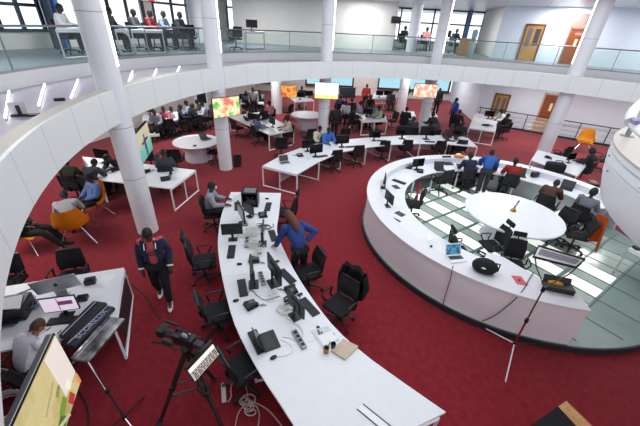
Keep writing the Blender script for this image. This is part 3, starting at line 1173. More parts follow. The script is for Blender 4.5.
# the long curved desk
DL = [at(*p, .74) for p in ((231, 192), (222, 213), (218, 240), (219.5, 262), (225, 290), (235, 325), (258, 370), (293, 424))]
DR = [at(*p, .74) for p in ((281, 193), (279, 213), (277, 232), (285, 252), (300, 280), (330, 322), (362, 352), (400, 380), (446, 412))]
def resample(P, n):
    P = [Vector((p.x, p.y, 0)) for p in P]
    S = [0]
    for a, b in zip(P, P[1:]):
        S.append(S[-1] + (b - a).length)
    out = []
    for k in range(n + 1):
        s = S[-1] * k / n
        i = max(j for j in range(len(P)) if S[j] <= s + 1e-9)
        if i == len(P) - 1:
            out.append(P[-1].copy()); continue
        t = (s - S[i]) / (S[i + 1] - S[i])
        p0, p1, p2, p3 = P[max(i - 1, 0)], P[i], P[i + 1], P[min(i + 2, len(P) - 1)]
        out.append(.5 * ((2 * p1) + (p2 - p0) * t + (2 * p0 - 5 * p1 + 4 * p2 - p3) * t * t + (3 * p1 - p0 - 3 * p2 + p3) * t ** 3))
    return out
DL.append(Vector((.12, 1.55, .74)))
NL, NR = resample(DL, 24), resample(DR, 24)
c0 = Vector((-.9, 5.0, 0))
desk = empty('curved_desk', c0)
for k in range(4):
    i0, i1 = k * 6, k * 6 + 6
    pl = [p - c0 for p in NL[i0:i1 + 1]]; pr = [p - c0 for p in NR[i0:i1 + 1]]
    g = .004
    if k:
        pl[0] = pl[0] + (pl[1] - pl[0]).normalized() * g; pr[0] = pr[0] + (pr[1] - pr[0]).normalized() * g
    MB().prism(pl + pr[::-1], .705, .74).build('worktop', WHITE, desk)
    a, b = (pl[0] + (pr[0] - pl[0]) * .05), (pr[0] + (pl[0] - pr[0]) * .05)
    f = MB()
    for p in (a, b):
        f.tube([p, p + Vector((0, 0, .68))], .024, 4)
    for z in (.024, .68):
        f.tube([a + Vector((0, 0, z)), b + Vector((0, 0, z))], .024, 4)
    f.build('leg_frame', WMETAL, desk)
    ml = [(p + q) / 2 for p, q in zip(pl, pr)]
    m = MB()
    for p, q in zip(ml, ml[1:]):
        d = q - p
        m.box((p + q) / 2 + Vector((0, 0, .5)), (d.length, .02, .36), rz=math.atan2(d.y, d.x))
    m.build('modesty_panel', LGREY, desk)
a, b = NL[-1] - c0, NR[-1] - c0
a, b = a + (b - a) * .06, b + (a - b) * .06
f = MB()
for p in (a, b):
    f.tube([p, p + Vector((0, 0, .68))], .024, 4)
for z in (.024, .68):
    f.tube([a + Vector((0, 0, z)), b + Vector((0, 0, z))], .024, 4)
f.build('leg_frame', WMETAL, desk)
# cable slot in the near worktop
q = [at(*p, .742) - c0 for p in ((357, 409), (363, 404), (393, 428), (387, 434))]
MB().poly(q).build('cable_slot', mat('white_slot_cover', (240, 242, 246), .3), desk)
s = MB()
for u, v in ((0, 3), (1, 2)):
    s.tube([q[u] + Vector((0, 0, .004)), q[v] + Vector((0, 0, .004))], .007, 4)
s.build('slot_gap', BLACK, desk)
tag(desk, 'long curved white desk in the foreground, strewn with screens, keyboards and cables', 'desk')

# screens along the long desk
b = MB()
crate = empty('computer_case', at(251, 204, TH), R(4))
f = MB()
for s in (-1, 1):
    f.box((s * .19, 0, .20), (.03, .34, .40))
f.box((0, 0, .385), (.38, .34, .03)); f.box((0, 0, .015), (.38, .34, .03))
f.box((0, .16, .2), (.38, .02, .4))
f.build('shell', BLACK, crate)
MB().box((0, .0, .402), (.30, .26, .006)).build('lid_panel', STEEL, crate)
i_ = MB(); i_.box((.02, -.02, .12), (.26, .22, .16), bev=.01); i_.tube([(-.1, -.15, .30), (.02, -.17, .22), (.1, -.15, .31)], .012, 6)
i_.build('inner_unit', DARKP, crate)
tag(crate, 'black open-fronted computer case at the far end of the long curved desk', 'computer')
MON(242, 224, 118, 'black monitor angled left beside the masked man, far end of the curved desk')
MON(233, 239, 12, 'small black monitor turned away, left edge of the curved desk behind the cables', s=.8)
MON(252, 285, 103, 'slim monitor seen edge-on, left row of the curved desk nearest the far phone')
MON(264, 244, -82, 'slim monitor seen edge-on in front of the woman in blue', s=.95)
MON(275, 283, -58, 'big black monitor seen from behind, right row of the curved desk', s=1.05)
MON(296, 316, -52, 'black monitor seen from behind, nearest of the right row on the curved desk', s=.85)
MON(249, 217, 140, 'small black monitor beside the open computer case on the curved desk', s=.7)
LT(269.5, 341, 118, 'black laptop with its lid up, nearest of the left row on the curved desk')

for px, py, yw, lb in ((237.5, 206.5, 105, 'black keyboard by the masked man at the far end of the curved desk'),
                       (268, 207, -88, 'black keyboard beside the open computer case, right side of the curved desk'),
                       (231.5, 252, 100, 'black keyboard near the left edge of the curved desk, second from far'),
                       (273, 236, -70, 'black keyboard just under the hand of the woman in blue'),
                       (242.5, 288, 110, 'black keyboard on the left edge in front of the open laptop'),
                       (287, 276.5, -50, 'black keyboard behind the big monitor, right side of the curved desk'),
                       (257, 342, 122, 'black keyboard nearest the camera on the left of the curved desk'),
                       (309, 307, -52, 'dark grey keyboard near the right edge of the curved desk, nearest the camera')):
    KB(px, py, yw, lb)
for px, py, yw, lb in ((267, 199, -85, 'black mouse beside the far right keyboard of the curved desk'),
                       (239.5, 264.5, 100, 'black mouse alone on the left half of the curved desk'),
                       (259, 254, -70, 'black mouse beside the far desk phone, middle of the curved desk'),
                       (277, 262, -60, 'black mouse behind the big monitor on the curved desk'),
                       (236, 301, 115, 'black mouse at the left edge beside the near desk phone'),
                       (300, 295, -50, 'black mouse above the dark grey keyboard on the curved desk'),
                       (273.5, 358, 125, 'black mouse nearest the camera on the curved desk')):
    MS(px, py, yw, lb)
for px, py, yw, lb in ((263, 216, -70, 'black desk phone far up the curved desk, right of the cable tangle'),
                       (254, 261, 105, 'black desk phone in the middle of the curved desk by the small cables'),
                       (251, 306, 130, 'black desk phone with handset, left half of the curved desk near the front'),
                       (291, 291, -60, 'black desk phone with coiled cord beside the right row of screens')):
    PH(px, py, yw, lb)
for px, py, yw, lb in ((262, 279, 22, 'grey power strip in the middle of the curved desk between the screens'),
                       (299, 340, 32, 'black and steel power strip on the curved desk beside the newspapers'),
                       (247, 243, 10, 'power strip buried in the white cable tangle on the curved desk')):
    place('strip', make_power_strip, at(px, py, TH), yw + 90, lb, 'power strip')

def tangle(cx, cy, r, label, n=7, m=CABLEW, seed=1, z=TH, thick=.006):
    rnd = random.Random(seed)
    c = at(cx, cy, z)
    b = MB()
    for k in range(n):
        pts = []
        a0, rr, ox, oy = rnd.uniform(0, 6.3), rnd.uniform(.4, 1) * r, rnd.uniform(-.4, .4) * r, rnd.uniform(-.4, .4) * r
        w = rnd.uniform(1.2, 2.6)
        for i in range(26):
            t = i / 25
            a = a0 + t * 6.283 * w
            q = rr * (.45 + .55 * math.sin(t * 5 + k))
            pts.append((ox + q * math.cos(a), oy + q * .8 * math.sin(a), thick + .010 * k + .012 * (1 + math.sin(t * 9))))
        b.tube(pts, thick, 5)
    o = b.build('cable_tangle', m, None, True, c)
    return tag(o, label, 'cables')
tangle(248, 234, .36, 'white cable tangle in the middle of the curved desk near the far end', 9, seed=3)
tangle(254, 246, .24, 'second white cable tangle on the curved desk, next to the far desk phone', 8, CABLEW, 61)
tangle(272, 298, .2, 'thin white cables spread across the middle of the curved desk', 4, CABLEW, 63, thick=.004)
tangle(256, 256, .16, 'small loop of pale cables by the far desk phone', 5, seed=5)
tangle(289, 311, .17, 'pale cables coiled beside the nearest right-hand screen', 5, seed=8)
tangle(262, 228, .2, 'dark cables by the edge-on monitor near the woman in blue', 6, CABLEB, 11, thick=.008)
tangle(290, 302, .16, 'black cable bundle under the right-hand row of screens', 6, CABLEB, 13, thick=.009)
cable([at(*p, TH + .008) for p in ((283, 337), (290, 338), (299, 342), (303, 335), (300, 327), (292, 322), (286, 317))], .006, CABLEW, 'thin pale cable curling round the black and steel power strip')
cable([at(*p, TH + .006) for p in ((276, 357), (288, 355), (293, 350), (288, 343), (281, 340))], .004, CABLEW, 'thin mouse cable curving from the nearest mouse to the laptop')
cable([at(*p, TH + .008) for p in ((246, 296), (251, 290), (258, 296), (266, 300), (280, 296))], .005, CABLEB, 'thin black cable across the middle of the curved desk')

def paper(pts, z, label, m=PAPER, name='sheet_of_paper', cat='paper', th=.004, group=None):
    P = [at(*p, z) for p in pts]
    c = sum(P, Vector()) / len(P)
    o = MB().prism([(p.x - c.x, p.y - c.y) for p in P], 0, th).build(name, m, None, False, (c.x, c.y, z))
    return tag(o, label, cat, group)
# newspapers, note block and pen pot
PRINT = mat('printed_page', (206, 210, 216), .8, noise=.18, scale=55)
nw = paper(((311, 331), (328, 326), (339, 340), (323, 349)), TH, 'open newspaper lying on the curved desk beside the tan note block', PRINT, 'newspaper', 'newspaper', .008)
g = MB()
for i in range(5):
    g.box((-.10 + .05 * i, .06 - .03 * i, .0095), (.03, .10, .001), rz=.3)
g.box((.10, .02, .0095), (.10, .06, .001), rz=.3)
g.build('print_block', mat('newsprint_ink', (92, 94, 100), .8), nw)
paper(((317, 336), (331, 331), (338, 339), (324, 346)), TH + .009, 'white printed leaflet lying on top of the open newspaper', PAPER, 'leaflet', 'paper', .004)
nb = paper(((331, 352), (343, 340), (358, 347.5), (345, 360.5)), TH, 'thick tan note block near the right edge of the curved desk', TAN, 'note_block', 'notebook', .035)
pot = empty('pen_pot', at(326, 352, TH))
MB().lathe([(0, 0), (.04, 0), (.045, .10), (.038, .10), (.034, .01), (0, .01)], seg=18).build('cup', mat('amber_cup', (150, 108, 50), .4), pot, True)
p_ = MB(); p_.tube([(.01, 0, .02), (.05, .03, .20)], .006, 6); p_.tube([(-.01, .01, .02), (.03, -.03, .19)], .006, 6)
p_.build('pens', BLACK, pot)
tag(pot, 'amber pen pot standing beside the tan note block', 'pen pot')
cup = MB().lathe([(0, 0), (.032, 0), (.04, .09), (.034, .09), (.03, .01), (0, .01)], seg=18).build('cup', mat('navy_cup', (28, 32, 54), .4), None, True, at(333, 347.5, TH))
tag(cup, 'dark navy cup between the pen pot and the newspaper', 'cup')
sm = MB().box((0, 0, .012), (.05, .035, .024), bev=.006).build('usb_receiver', BLACK, None, False, at(318, 327.5, TH))
tag(sm, 'tiny black gadget on the curved desk above the newspapers', 'gadget')
paper(((234, 196), (241, 193.5), (240.5, 201), (232, 200.5)), TH, 'pale printed sheet at the far left corner of the curved desk', PRINT)

# chairs and people at the long desk
HC(203, 262, -70, 'black headrest chair on the open carpet left of the curved desk, facing it', .45)
TC(216, 313, -62, 'black chair pushed against the left edge of the curved desk, below the headrest chair', .45)
TC(243, 368, -50, 'black chair at the left edge of the curved desk nearest the camera', .45)
TC(309, 272, 118, 'black mesh chair behind the woman in blue, right of the curved desk', .45)
HC(287, 213, 80, 'black headrest chair half hidden behind the woman in blue', .45)
jc = TC(340, 305, 140, 'black chair right of the curved desk with a black jacket over its back', .45)
cj = MB()
prof = []
for i in range(9):
    u = i / 8 * 2 - 1
    for j in range(2):
        pass
g_ = [[cj.bm.verts.new((.24 * u * (1 - .15 * abs(v)), -.24 - .055 * math.cos(u * 1.3) - (.02 if 0 < v < 1 else 0) + .04 * math.sin(5 * u + 3 * v) - .10 * (1 if v > .5 else 0) * 0, .45 + .66 * (1 - abs(2 * v - 1)) + .02 * math.cos(4 * u))) for v in (0, .2, .4, .46, .5)] for u in [k / 6 - 1 for k in range(13)]]
h_ = [[cj.bm.verts.new((.24 * u * (1 - .1 * v), -.40 - .03 * math.cos(u * 1.3) + .02 * math.sin(6 * u + 5 * v), 1.11 - .72 * v + .03 * math.cos(5 * u))) for v in (0, .3, .6, 1)] for u in [k / 6 - 1 for k in range(13)]]
for G in (g_, h_):
    for A, B in zip(G, G[1:]):
        for j in range(len(A) - 1):
            cj.bm.faces.new((A[j], B[j], B[j + 1], A[j + 1]))
for i in range(12):
    cj.bm.faces.new((g_[i][4], g_[i + 1][4], h_[i + 1][0], h_[i][0]))
bmesh.ops.solidify(cj.bm, geom=list(cj.bm.faces), thickness=.035)
jk = cj.build('jacket', cmat((18, 18, 22)), None, True, jc.location, jc.rotation_euler.z)
for s in (-1, 1):
    MB().tube([(s * .22, -.36, 1.02), (s * .29, -.36, .80), (s * .27, -.30, .60)], [.07, .06, .045], 10).build('sleeve', cmat((18, 18, 22)), jk, True)
tag(jk, 'black jacket hung over the back of the chair right of the curved desk', 'jacket')

mp = at(214, 213, .47)
TC(213, 213.5, -78, 'black chair under the masked man at the far left of the curved desk', .45)
m1 = person('sit', (mp.x, mp.y, 0), -78, 'man in grey shirt and pale face mask sitting at the curved desk', (146, 150, 164), (34, 34, 44), (74, 50, 42))
mk = MB().ell((0, .125, 1.215), (.052, .035, .042)).build('face_mask', cmat((176, 196, 220)), m1, True)

wp = Vector((-.40, 5.33, 0))
wm = person('lean', (wp.x, wp.y, 0), 30, 'woman in blue sweater with long auburn hair leaning on the curved desk', (36, 60, 122), (20, 20, 26), (168, 120, 100), 'long', (98, 48, 26), (20, 20, 22))

# the walking man
wpt = at(166.5, 301, 0)
wk = person('walk', (wpt.x, wpt.y, 0), 200, 'young man in navy jacket and coral shirt walking across the red carpet', (196, 84, 92), (18, 18, 24), (70, 44, 36), 'short', (14, 12, 12), (225, 225, 228), short=True, scale=1.04)
[o for o in wk.children if o.name.startswith('shirt')][0].scale = (.88, .9, 1)
F = figure('walk'); J = F['J']
n = [(J['pel'] + V(0, 0, .02), (.165, .145)), (J['waist'], (.16, .142)), (J['chest'], (.168, .142)), (J['neck'] - V(0, 0, .05), .085)]
e = [(0, 1), (1, 2), (2, 3)]
for s in (0, 1):
    i = len(n)
    n += [(J['sho'][s], .088), (J['elb'][s], .066), (J['wri'][s].lerp(J['elb'][s], .08), .05)]
    e += [(2, i), (i, i + 1), (i + 1, i + 2)]
jm = skin_mesh(n, e, 2)
puff(jm, .004)
bb = bmesh.new(); bb.from_mesh(jm)
bmesh.ops.delete(bb, geom=[f for f in bb.faces if abs(f.calc_center_median().x) < .062 + .02 * (f.calc_center_median().z < 1.0) and f.calc_center_median().y > .03 and f.calc_center_median().z > .86], context='FACES')
bb.to_mesh(jm); bb.free()
jm.materials.clear(); jm.materials.append(cmat((28, 36, 66))); jm.shade_smooth()
jo = bpy.data.objects.new('jacket', jm); COL.objects.link(jo); jo.parent = wk
for s in (-1, 1):
    st = MB()
    st.tube([(s * .06, .04, 1.47), (s * .088, .11, 1.42), (s * .085, .175, 1.35)], .008, 6)
    st.build('collar_trim', cmat((226, 228, 234)), jo, True)
for s in (0, 1):
    w_, e_ = J['wri'][s], J['elb'][s]
    d_ = (e_ - w_).normalized()
    MB().tube([w_ + d_ * .02, w_ + d_ * .045], .056, 10).build('white_cuff', cmat((226, 228, 234)), jo, True)
tb = MB().box((0, .146, 1.27), (.10, .012, .035)).box((0, .143, 1.21), (.12, .012, .02))
tb.build('chest_print', cmat((120, 52, 72)), wk)

# ------------------------------------------------------------------ desk at the left front
LP = [at(*p, .74) for p in ((124, 267.5), (115, 328))]
LP += [Vector((-5.0, 2.55, .74)), Vector((-5.75, 3.85, .74))]
ld = bench('desk', LP, 'cluttered white double desk at the left front below the ring', 'desk', [(0, 1), (3, 2)], panel=((0, 1), (3, 2)))
MB().box((-.0, .0, .0), (.02, 1.0, .46), rz=.4).build('end_panel', DARKP, ld, False, (1.02, .40, .42))

im = empty('desktop_computer', at(63, 297, TH), R(28))
cr = MB()
cr.box((0, -.03, .31), (.60, .035, .36), rx=.36, bev=.012)
cr.build('screen_housing', SILVER, im)
MB().box((0, -.011, .317), (.57, .004, .32), rx=.36).build('display', SCREEN_OFF, im)
lg = MB()
lg.ell((0, -.052, .315), (.028, .022, .030)); lg.ell((.004, -.068, .355), (.010, .010, .012), seg=8, rings=6)
lg.build('fruit_emblem', BLACK, im)
stn = MB(); stn.box((0, .02, .12), (.16, .02, .24), rx=.12); stn.box((0, .0, .008), (.2, .19, .016))
stn.build('stand', SILVER, im)
tag(im, 'silver all-in-one computer seen from behind with a dark fruit emblem, on the left front desk', 'computer')
place('litmon', make_lit_monitor, at(66, 317, TH), 196, 'monitor showing a white and purple page on the left front desk', 'monitor', None, .86)
KB(64, 321, 12, 'black keyboard below the lit monitor on the left front desk')
paper(((96, 284), (104, 274.5), (116, 276), (105, 287)), TH, 'two white sheets on the far corner of the left front desk')
paper(((52, 331), (52, 322), (76, 316), (66, 327)), TH, 'white sheet beside the dark bag on the left front desk')
bx = MB().box((0, 0, .05), (.17, .13, .10), bev=.015).box((.02, 0, .105), (.10, .08, .02), bev=.008).build('black_box', BLACK, None, False, at(91, 283, TH), .4)
tag(bx, 'small black box beside the white sheets on the left front desk', 'box')
b2 = MB().box((0, 0, .035), (.16, .12, .07), bev=.01).box((0, 0, .073), (.11, .05, .01)).build('card_reader', BLACK, None, False, at(83, 299.5, TH), .3)
tag(b2, 'small black device to the right of the lit monitor', 'device')
pr = empty('printer', at(14, 314, TH), R(20))
MB().box((0, 0, .12), (.48, .40, .24), bev=.02).build('body', BLACK, pr)
MB().box((0, -.23, .06), (.34, .12, .02)).build('paper_tray', DARKP, pr)
tag(pr, 'black printer with papers on its lid at the left picture edge', 'printer')
paper(((0, 310), (2, 300), (23, 295.5), (20, 309)), TH + .245, 'white sheets lying on the black printer lid', PAPER, 'paper_stack', 'paper', .02)
tangle(31, 306, .2, 'grey cables tangled between the printer and the lit monitor', 6, mat('grey_cable', (120, 122, 130), .6), 21, thick=.008)
cable([at(*p, TH + .01) for p in ((8, 297), (20, 293), (30, 289), (36, 287))], .008, CABLEB, 'black cable along the back of the left front desk')

# long dark bags with silver foil on the near corner
def bag(p0, p1, w, h, m, label, z=TH, name='equipment_bag'):
    a, b = at(*p0, z), at(*p1, z)
    d = b - a
    L = d.length
    root = empty(name, (a + b) / 2, math.atan2(d.y, d.x))
    o = MB().box((0, 0, h / 2), (L, w, h), bev=min(w, h) * .3)
    o.warp(lambda v: Vector((v.x, v.y + .012 * math.sin(v.x * 9), v.z * (1 - .06 * math.sin(v.x * 5) ** 2))))
    o.build('body', m, root, True)
    z_ = MB().tube([(-L / 2 * .95, w * .20, h + .001), (L / 2 * .95, w * .20, h + .001)], .007, 5)
    z_.build('zip', STEEL, root)
    tag(root, label, 'bag')
    return root, L
NYL = mat('black_nylon', (30, 32, 38), .5, noise=.3, scale=30, bump=.4)
NYB = mat('blue_black_nylon', (40, 46, 66), .4, noise=.2, scale=30)
FOIL = mat('silver_foil', (150, 152, 154), .22, metal=.6, noise=.85, scale=7, bump=.9)
bag((67, 341), (102, 305), .25, .10, NYL, 'long black equipment bag on the left front desk, behind the lettered bag')
g1, L1 = bag((71, 349), (112, 309), .16, .09, NYB, 'long blue-black bag with white lettering on the left front desk')
tx = bpy.data.curves.new('bag_text', 'FONT')
tx.body = 'SCORILUX'
tx.size = .115
tx.align_x = 'CENTER'; tx.align_y = 'CENTER'
tx.extrude = .001
to = bpy.data.objects.new('lettering', tx)
COL.objects.link(to)
dg = bpy.context.evaluated_depsgraph_get()
tm = bpy.data.meshes.new_from_object(to.evaluated_get(dg))
bpy.data.objects.remove(to)
tm.materials.clear(); tm.materials.append(mat('white_lettering', (186, 192, 214), .6))
to = bpy.data.objects.new('lettering', tm); COL.objects.link(to); to.parent = g1
to.location = (0, -.02, .0925)
fo, L2 = bag((80, 362), (117, 319), .28, .05, FOIL, 'crumpled silver foil sleeve hanging at the near corner of the left front desk', name='foil_sleeve')

TCp = lambda px, py, yaw, lb: TC(px, py, yaw, lb, .45)
TCp(72, 277, 200, 'black mesh chair tucked behind the silver all-in-one computer')
TCp(8, 283, 190, 'black chair at the left picture edge behind the left front desk')
mp = at(30, 352, .5)
person('hunch', (-3.98, 2.76, 0), -12, 'brown-haired man in white shirt bending over the left front desk', (214, 214, 226), (30, 34, 52), (150, 104, 84), 'short', (72, 44, 30), scale=.9)
TC(0, 0, -8, 'dark chair under the man in white at the left front desk').location = (-3.98, 2.68, 0)
bk = MB().box((0, 0, .012), (.20, .05, .024), bev=.004).build('red_book', RED, None, False, at(37, 330, TH), .2)
tag(bk, 'narrow red notebook on the desk beside the man in white', 'book')

# large television on a floor stand at the near left
ta, tb_ = at(53, 333, 2.25), at(12, 422, 2.25)
d = tb_ - ta
d.z = 0
d.normalize()
TL, THH = 1.36, .77
nrm = Vector((-d.y, d.x, 0))
if nrm.x < 0:
    nrm = -nrm
c = ta + d * TL / 2
c.z = 0
tv = empty('television', c, math.atan2(d.y, d.x))
sg = 1 if (Vector((-d.y, d.x, 0)).dot(nrm) > 0) else -1
zc = 2.25 - THH / 2
MB().box((0, -sg * .03, zc), (TL, .06, THH), bev=.01).build('housing', STEEL, tv)
MB().box((0, sg * .004, zc), (TL, .012, THH)).build('bezel', BLACK, tv)
tvpic = MB()
tvpic.box((0, sg * .012, zc), (TL - .03, .004, THH - .03))
tvpic.build('display', picture('landscape_programme', [(.0, (120, 110, 60)), (.36, (206, 190, 120)), (.5, (236, 218, 160)), (.62, (230, 212, 150)), (.75, (196, 190, 110)), (1, (160, 60, 50))], 2.6, .62, 3.1), tv)
sk = MB()
sk.box((-TL * .39, sg * .0145, zc + .08), (TL * .20, .002, THH * .72))
sk.build('pale_sky', mat('programme_sky', (216, 206, 198), .4, emit=.5), tv)
rd = MB()
rd.tube([(-.3, sg * .016, zc - .35), (.05, sg * .016, zc - .16), (.0, sg * .016, zc + .02), (.25, sg * .016, zc + .2), (.6, sg * .016, zc + .26)], .02, 4)
rd.build('road', mat('programme_road', (170, 170, 130), .4, emit=.4), tv)
MB().box((-TL / 2 + .03, sg * .0165, zc - .30), (.05, .002, .14)).build('orange_bar', mat('programme_orange', (206, 140, 90), .4, emit=.5), tv)
for x_, z_, w_, h_, nm, c_, e_ in ((-.44, -.30, .10, .12, 'red_patch', (190, 60, 60), .35), (-.30, -.20, .16, .10, 'green_patch', (120, 150, 60), .35), (-.50, -.16, .08, .10, 'white_patch', (226, 222, 200), .5),
                               (-.34, -.02, .10, .05, 'olive_patch', (150, 140, 80), .35), (-.16, -.30, .20, .14, 'dark_green_patch', (84, 110, 50), .3), (-.22, .06, .28, .03, 'grey_band', (170, 160, 120), .4)):
    MB().box((x_, sg * .0158, zc + z_), (w_, .002, h_), ry=.35).build(nm, mat('programme_' + nm, c_, .4, emit=e_), tv)
ps = MB().tube([(.08, -sg * .05, .04), (.08, -sg * .05, zc)], .04, 10)
ps.build('pole', STEEL, tv)
MB().box((.08, 0, .02), (.6, .5, .04), bev=.01).build('foot', DARKP, tv)
tag(tv, 'large television on a floor stand at the near left corner, showing a yellow landscape', 'television')

# slim light stand beside the television
p0 = at(124, 417, .25)
ls = empty('tripod_stand', (p0.x, p0.y, 0))
pt = at(88, 362, 1.02) - Vector((p0.x, p0.y, 0))
MB().tube([(0, 0, .22), Vector((0, 0, .62)).lerp(Vector((pt.x * .5, pt.y * .5, .62)), 1)], .014, 8).build('lower_tube', BLACK, ls)
MB().tube([(pt.x * .5, pt.y * .5, .6), pt], .011, 8).build('upper_tube', CHROME, ls)
MB().tube([(pt.x * .5, pt.y * .5, .57), (pt.x * .5, pt.y * .5, .64)], .026, 8).build('clamp', BLACK, ls)
hub = MB().tube([(0, 0, .20), (0, 0, .28)], .03, 8).build('hub', BLACK, ls)
for k in range(3):
    a = -.55 + k * 2.094
    MB().tube([(0, 0, .25), (.42 * math.cos(a), .42 * math.sin(a), .012)], .011, 6).build('leg', CHROME if k == 0 else BLACK, ls)
tag(ls, 'slim black and chrome tripod stand between the big television and the camera', 'stand')

# ------------------------------------------------------------------ video camera with prompter on a tripod
hc = at(185, 341, 1.42)
ct = empty('video_camera_tripod', (hc.x, hc.y, 0))
feet = [at(160, 424, 0), at(226, 436, 0), at(214, 380, 0)]
top = Vector((0, 0, 1.28))
for q in feet:
    f = Vector((q.x - hc.x, q.y - hc.y, .02))
    m = top.lerp(f, .5)
    s = Vector((-f.y, f.x, 0)).normalized() * .03
    g = MB()
    g.tube([top + s, m + s], .021, 6); g.tube([top - s, m - s], .021, 6)
    g.tube([m.lerp(top, .06), f], .026, 6)
    g.box(m, (.07, .07, .06))
    lg = g.build('leg', BLACK, ct)
    MB().ell(f + Vector((0, 0, .01)), (.045, .045, .03)).build('rubber_foot', DARKP, lg)
sp = MB()
for q in feet:
    f = Vector((q.x - hc.x, q.y - hc.y, .02))
    sp.tube([(0, 0, .42), top.lerp(f, .62)], .017, 6); sp.tube([(0, 0, .62), top.lerp(f, .45)], .012, 6)
sp.build('spreader', BLACK, ct)
MB().lathe([(0, 1.24), (.07, 1.24), (.075, 1.30), (.05, 1.36), (0, 1.36)], seg=16).build('fluid_head', BLACK, ct)
MB().tube([(-.05, .0, 1.34), (-.30, .08, 1.25), (-.52, .14, 1.18)], [.012, .012, .018], 8).build('pan_handle', BLACK, ct)
tag(ct, 'black tripod carrying the video camera between the walking man and the curved desk', 'tripod')
vc = empty('video_camera', (hc.x, hc.y, 1.37), R(72))
vc.scale = (.82, .82, .9)
MB().box((0, 0, .10), (.15, .36, .17), bev=.02).build('body', BLACK, vc)
MB().tube([(0, .18, .10), (0, .34, .10)], .06, 14).build('lens', DARKP, vc)
MB().tube([(0, -.1, .2), (0, -.08, .26), (0, .10, .26), (0, .13, .2)], .016, 8).build('top_handle', BLACK, vc)
MB().box((-.09, .05, .22), (.07, .14, .07), bev=.01).build('viewfinder', BLACK, vc)
MB().tube([(.05, .12, .26), (.05, .36, .27)], .02, 8).build('microphone', BLACK, vc)
MB().box((.0, -.04, .19), (.09, .12, .02)).build('control_plate', STEEL, vc)
MB().box((0, .40, .10), (.17, .12, .13), bev=.01).build('lens_hood', BLACK, vc)
MB().tube([(-.1, -.1, .1), (-.24, -.05, .16), (-.26, .02, .26)], .014, 6).build('side_arm', BLACK, vc)
MB().box((-.27, .03, .30), (.04, .16, .11), bev=.01).build('side_screen', DARKP, vc)
MB().box((0, -.25, .08), (.10, .14, .10), bev=.01).build('battery', DARKP, vc)
MB().tube([(.08, -.1, .08), (.2, -.16, .0), (.16, -.1, -.2), (.05, .0, -.3)], .010, 6).build('camera_cable', CABLEB, vc)
tag(vc, 'black video camera with handle and microphone on the near tripod', 'camera')
pA, pB = at(185, 369, 1.30), at(211.5, 341, 1.30)
d = pB - pA
sc_ = empty('prompter_screen', (pA + pB) / 2, math.atan2(d.y, d.x))
L = d.length
MB().box((0, 0, 0), (L, .03, .05)).build('hood_bar', BLACK, sc_)
def tilt(b, ang=R(-28)):
    M = Matrix.Translation((0, -.02, -.02)) @ Matrix.Rotation(ang, 4, 'X')
    return b.warp(lambda v: M @ v)
tilt(MB().box((0, .006, -.095), (L, .014, .19))).build('housing', BLACK, sc_)
tilt(MB().box((0, -.003, -.038), (L * .94, .004, .055))).build('display', mat('prompter_white', (226, 218, 212), .3, emit=.5), sc_)
tilt(MB().box((0, -.003, -.128), (L * .94, .004, .11))).build('page', mat('prompter_page', (196, 186, 180), .3, emit=.3), sc_)
tl = MB()
rnd = random.Random(4)
for r_ in range(4):
    x = -L * .42
    while x < L * .40:
        w_ = rnd.uniform(.02, .06)
        y_ = -.125 - .03 * r_ * .66
        tl.box((x + w_ / 2, -.006, -.086 - .026 * r_), (w_, .004, .014))
        x += w_ + .014
tilt(tl).build('text_lines', mat('prompter_text', (60, 54, 52), .5), sc_)
MB().tube([(0, .02, -.01), (.0, .12, -.02)], .016, 6).build('mounting_arm', BLACK, sc_)
tag(sc_, 'prompter screen with white text page fixed in front of the video camera', 'screen')
bt = MB().lathe([(0, 0), (.045, 0), (.045, .16), (.018, .20), (.018, .24), (0, .24)], seg=14).build('bottle', mat('white_plastic', (220, 222, 226), .4), None, True, at(163, 420, 0))
bpy.data.objects.remove(bt)

# floor: power block and cables
pb = empty('power_block', at(224, 393.5, 0), R(108))
MB().box((0, 0, .025), (.30, .07, .05), bev=.012).build('body', mat('ivory_plastic', (206, 196, 186), .5), pb)
MB().box((.10, 0, .052), (.06, .05, .006)).build('switch', BLACK, pb)
tag(pb, 'ivory power block lying on the carpet beside the camera tripod', 'power strip')
cable([at(*p, .012) for p in ((228, 402), (231, 397), (231, 388), (234, 379), (239, 376))], .011, mat('ivory_cable', (196, 178, 168), .6), 'ivory cable from the power block under the nearest chair')
tangle(250, 408, .20, 'coil of pale cable on the carpet beside the curved desk', 5, mat('pale_pink_cable', (190, 168, 164), .6), 31, 0, .010)
cable([at(*p, .012) for p in ((245, 380), (247, 392), (249, 400), (258, 404), (268, 410), (278, 421), (284, 430))], .010, mat('beige_cable', (190, 166, 160), .6), 'beige cable running under the curved desk at the bottom')
cable([at(*p, .012) for p in ((235, 428), (238, 414), (244, 406), (252, 403), (259, 412), (258, 428))], .009, mat('cream_cable', (184, 160, 154), .6), 'cream cable looping out of the picture bottom')
cable([at(*p, .012) for p in ((132, 284), (138, 289), (147, 298), (156, 314), (160, 318))], .010, CABLEB, 'black cable on the carpet behind the walking man')
cable([at(*p, .012) for p in ((78, 390), (86, 404), (89, 418), (88, 428))], .010, CABLEB, 'black cable on the carpet beside the television stand')
wc = MB().lathe([(0, 0), (.09, 0), (.10, .05), (.07, .06), (.07, .02), (0, .02)], seg=20).build('cable_reel', CABLEW, None, True, at(6, 414, .6))
bpy.data.objects.remove(wc)
cc_ = at(4, 410, 0)
b = MB()
for k in range(5):
    r_ = .20 + .012 * ((k * 7) % 5)
    b.tube([(r_ * math.cos(t / 20 * 6.2832), r_ * math.sin(t / 20 * 6.2832), .016 + .022 * k) for t in range(21)], .013, 6)
tag(b.build('cable_coil', CABLEW, None, True, cc_), 'thick coil of white cable on the carpet at the bottom left corner', 'cable')

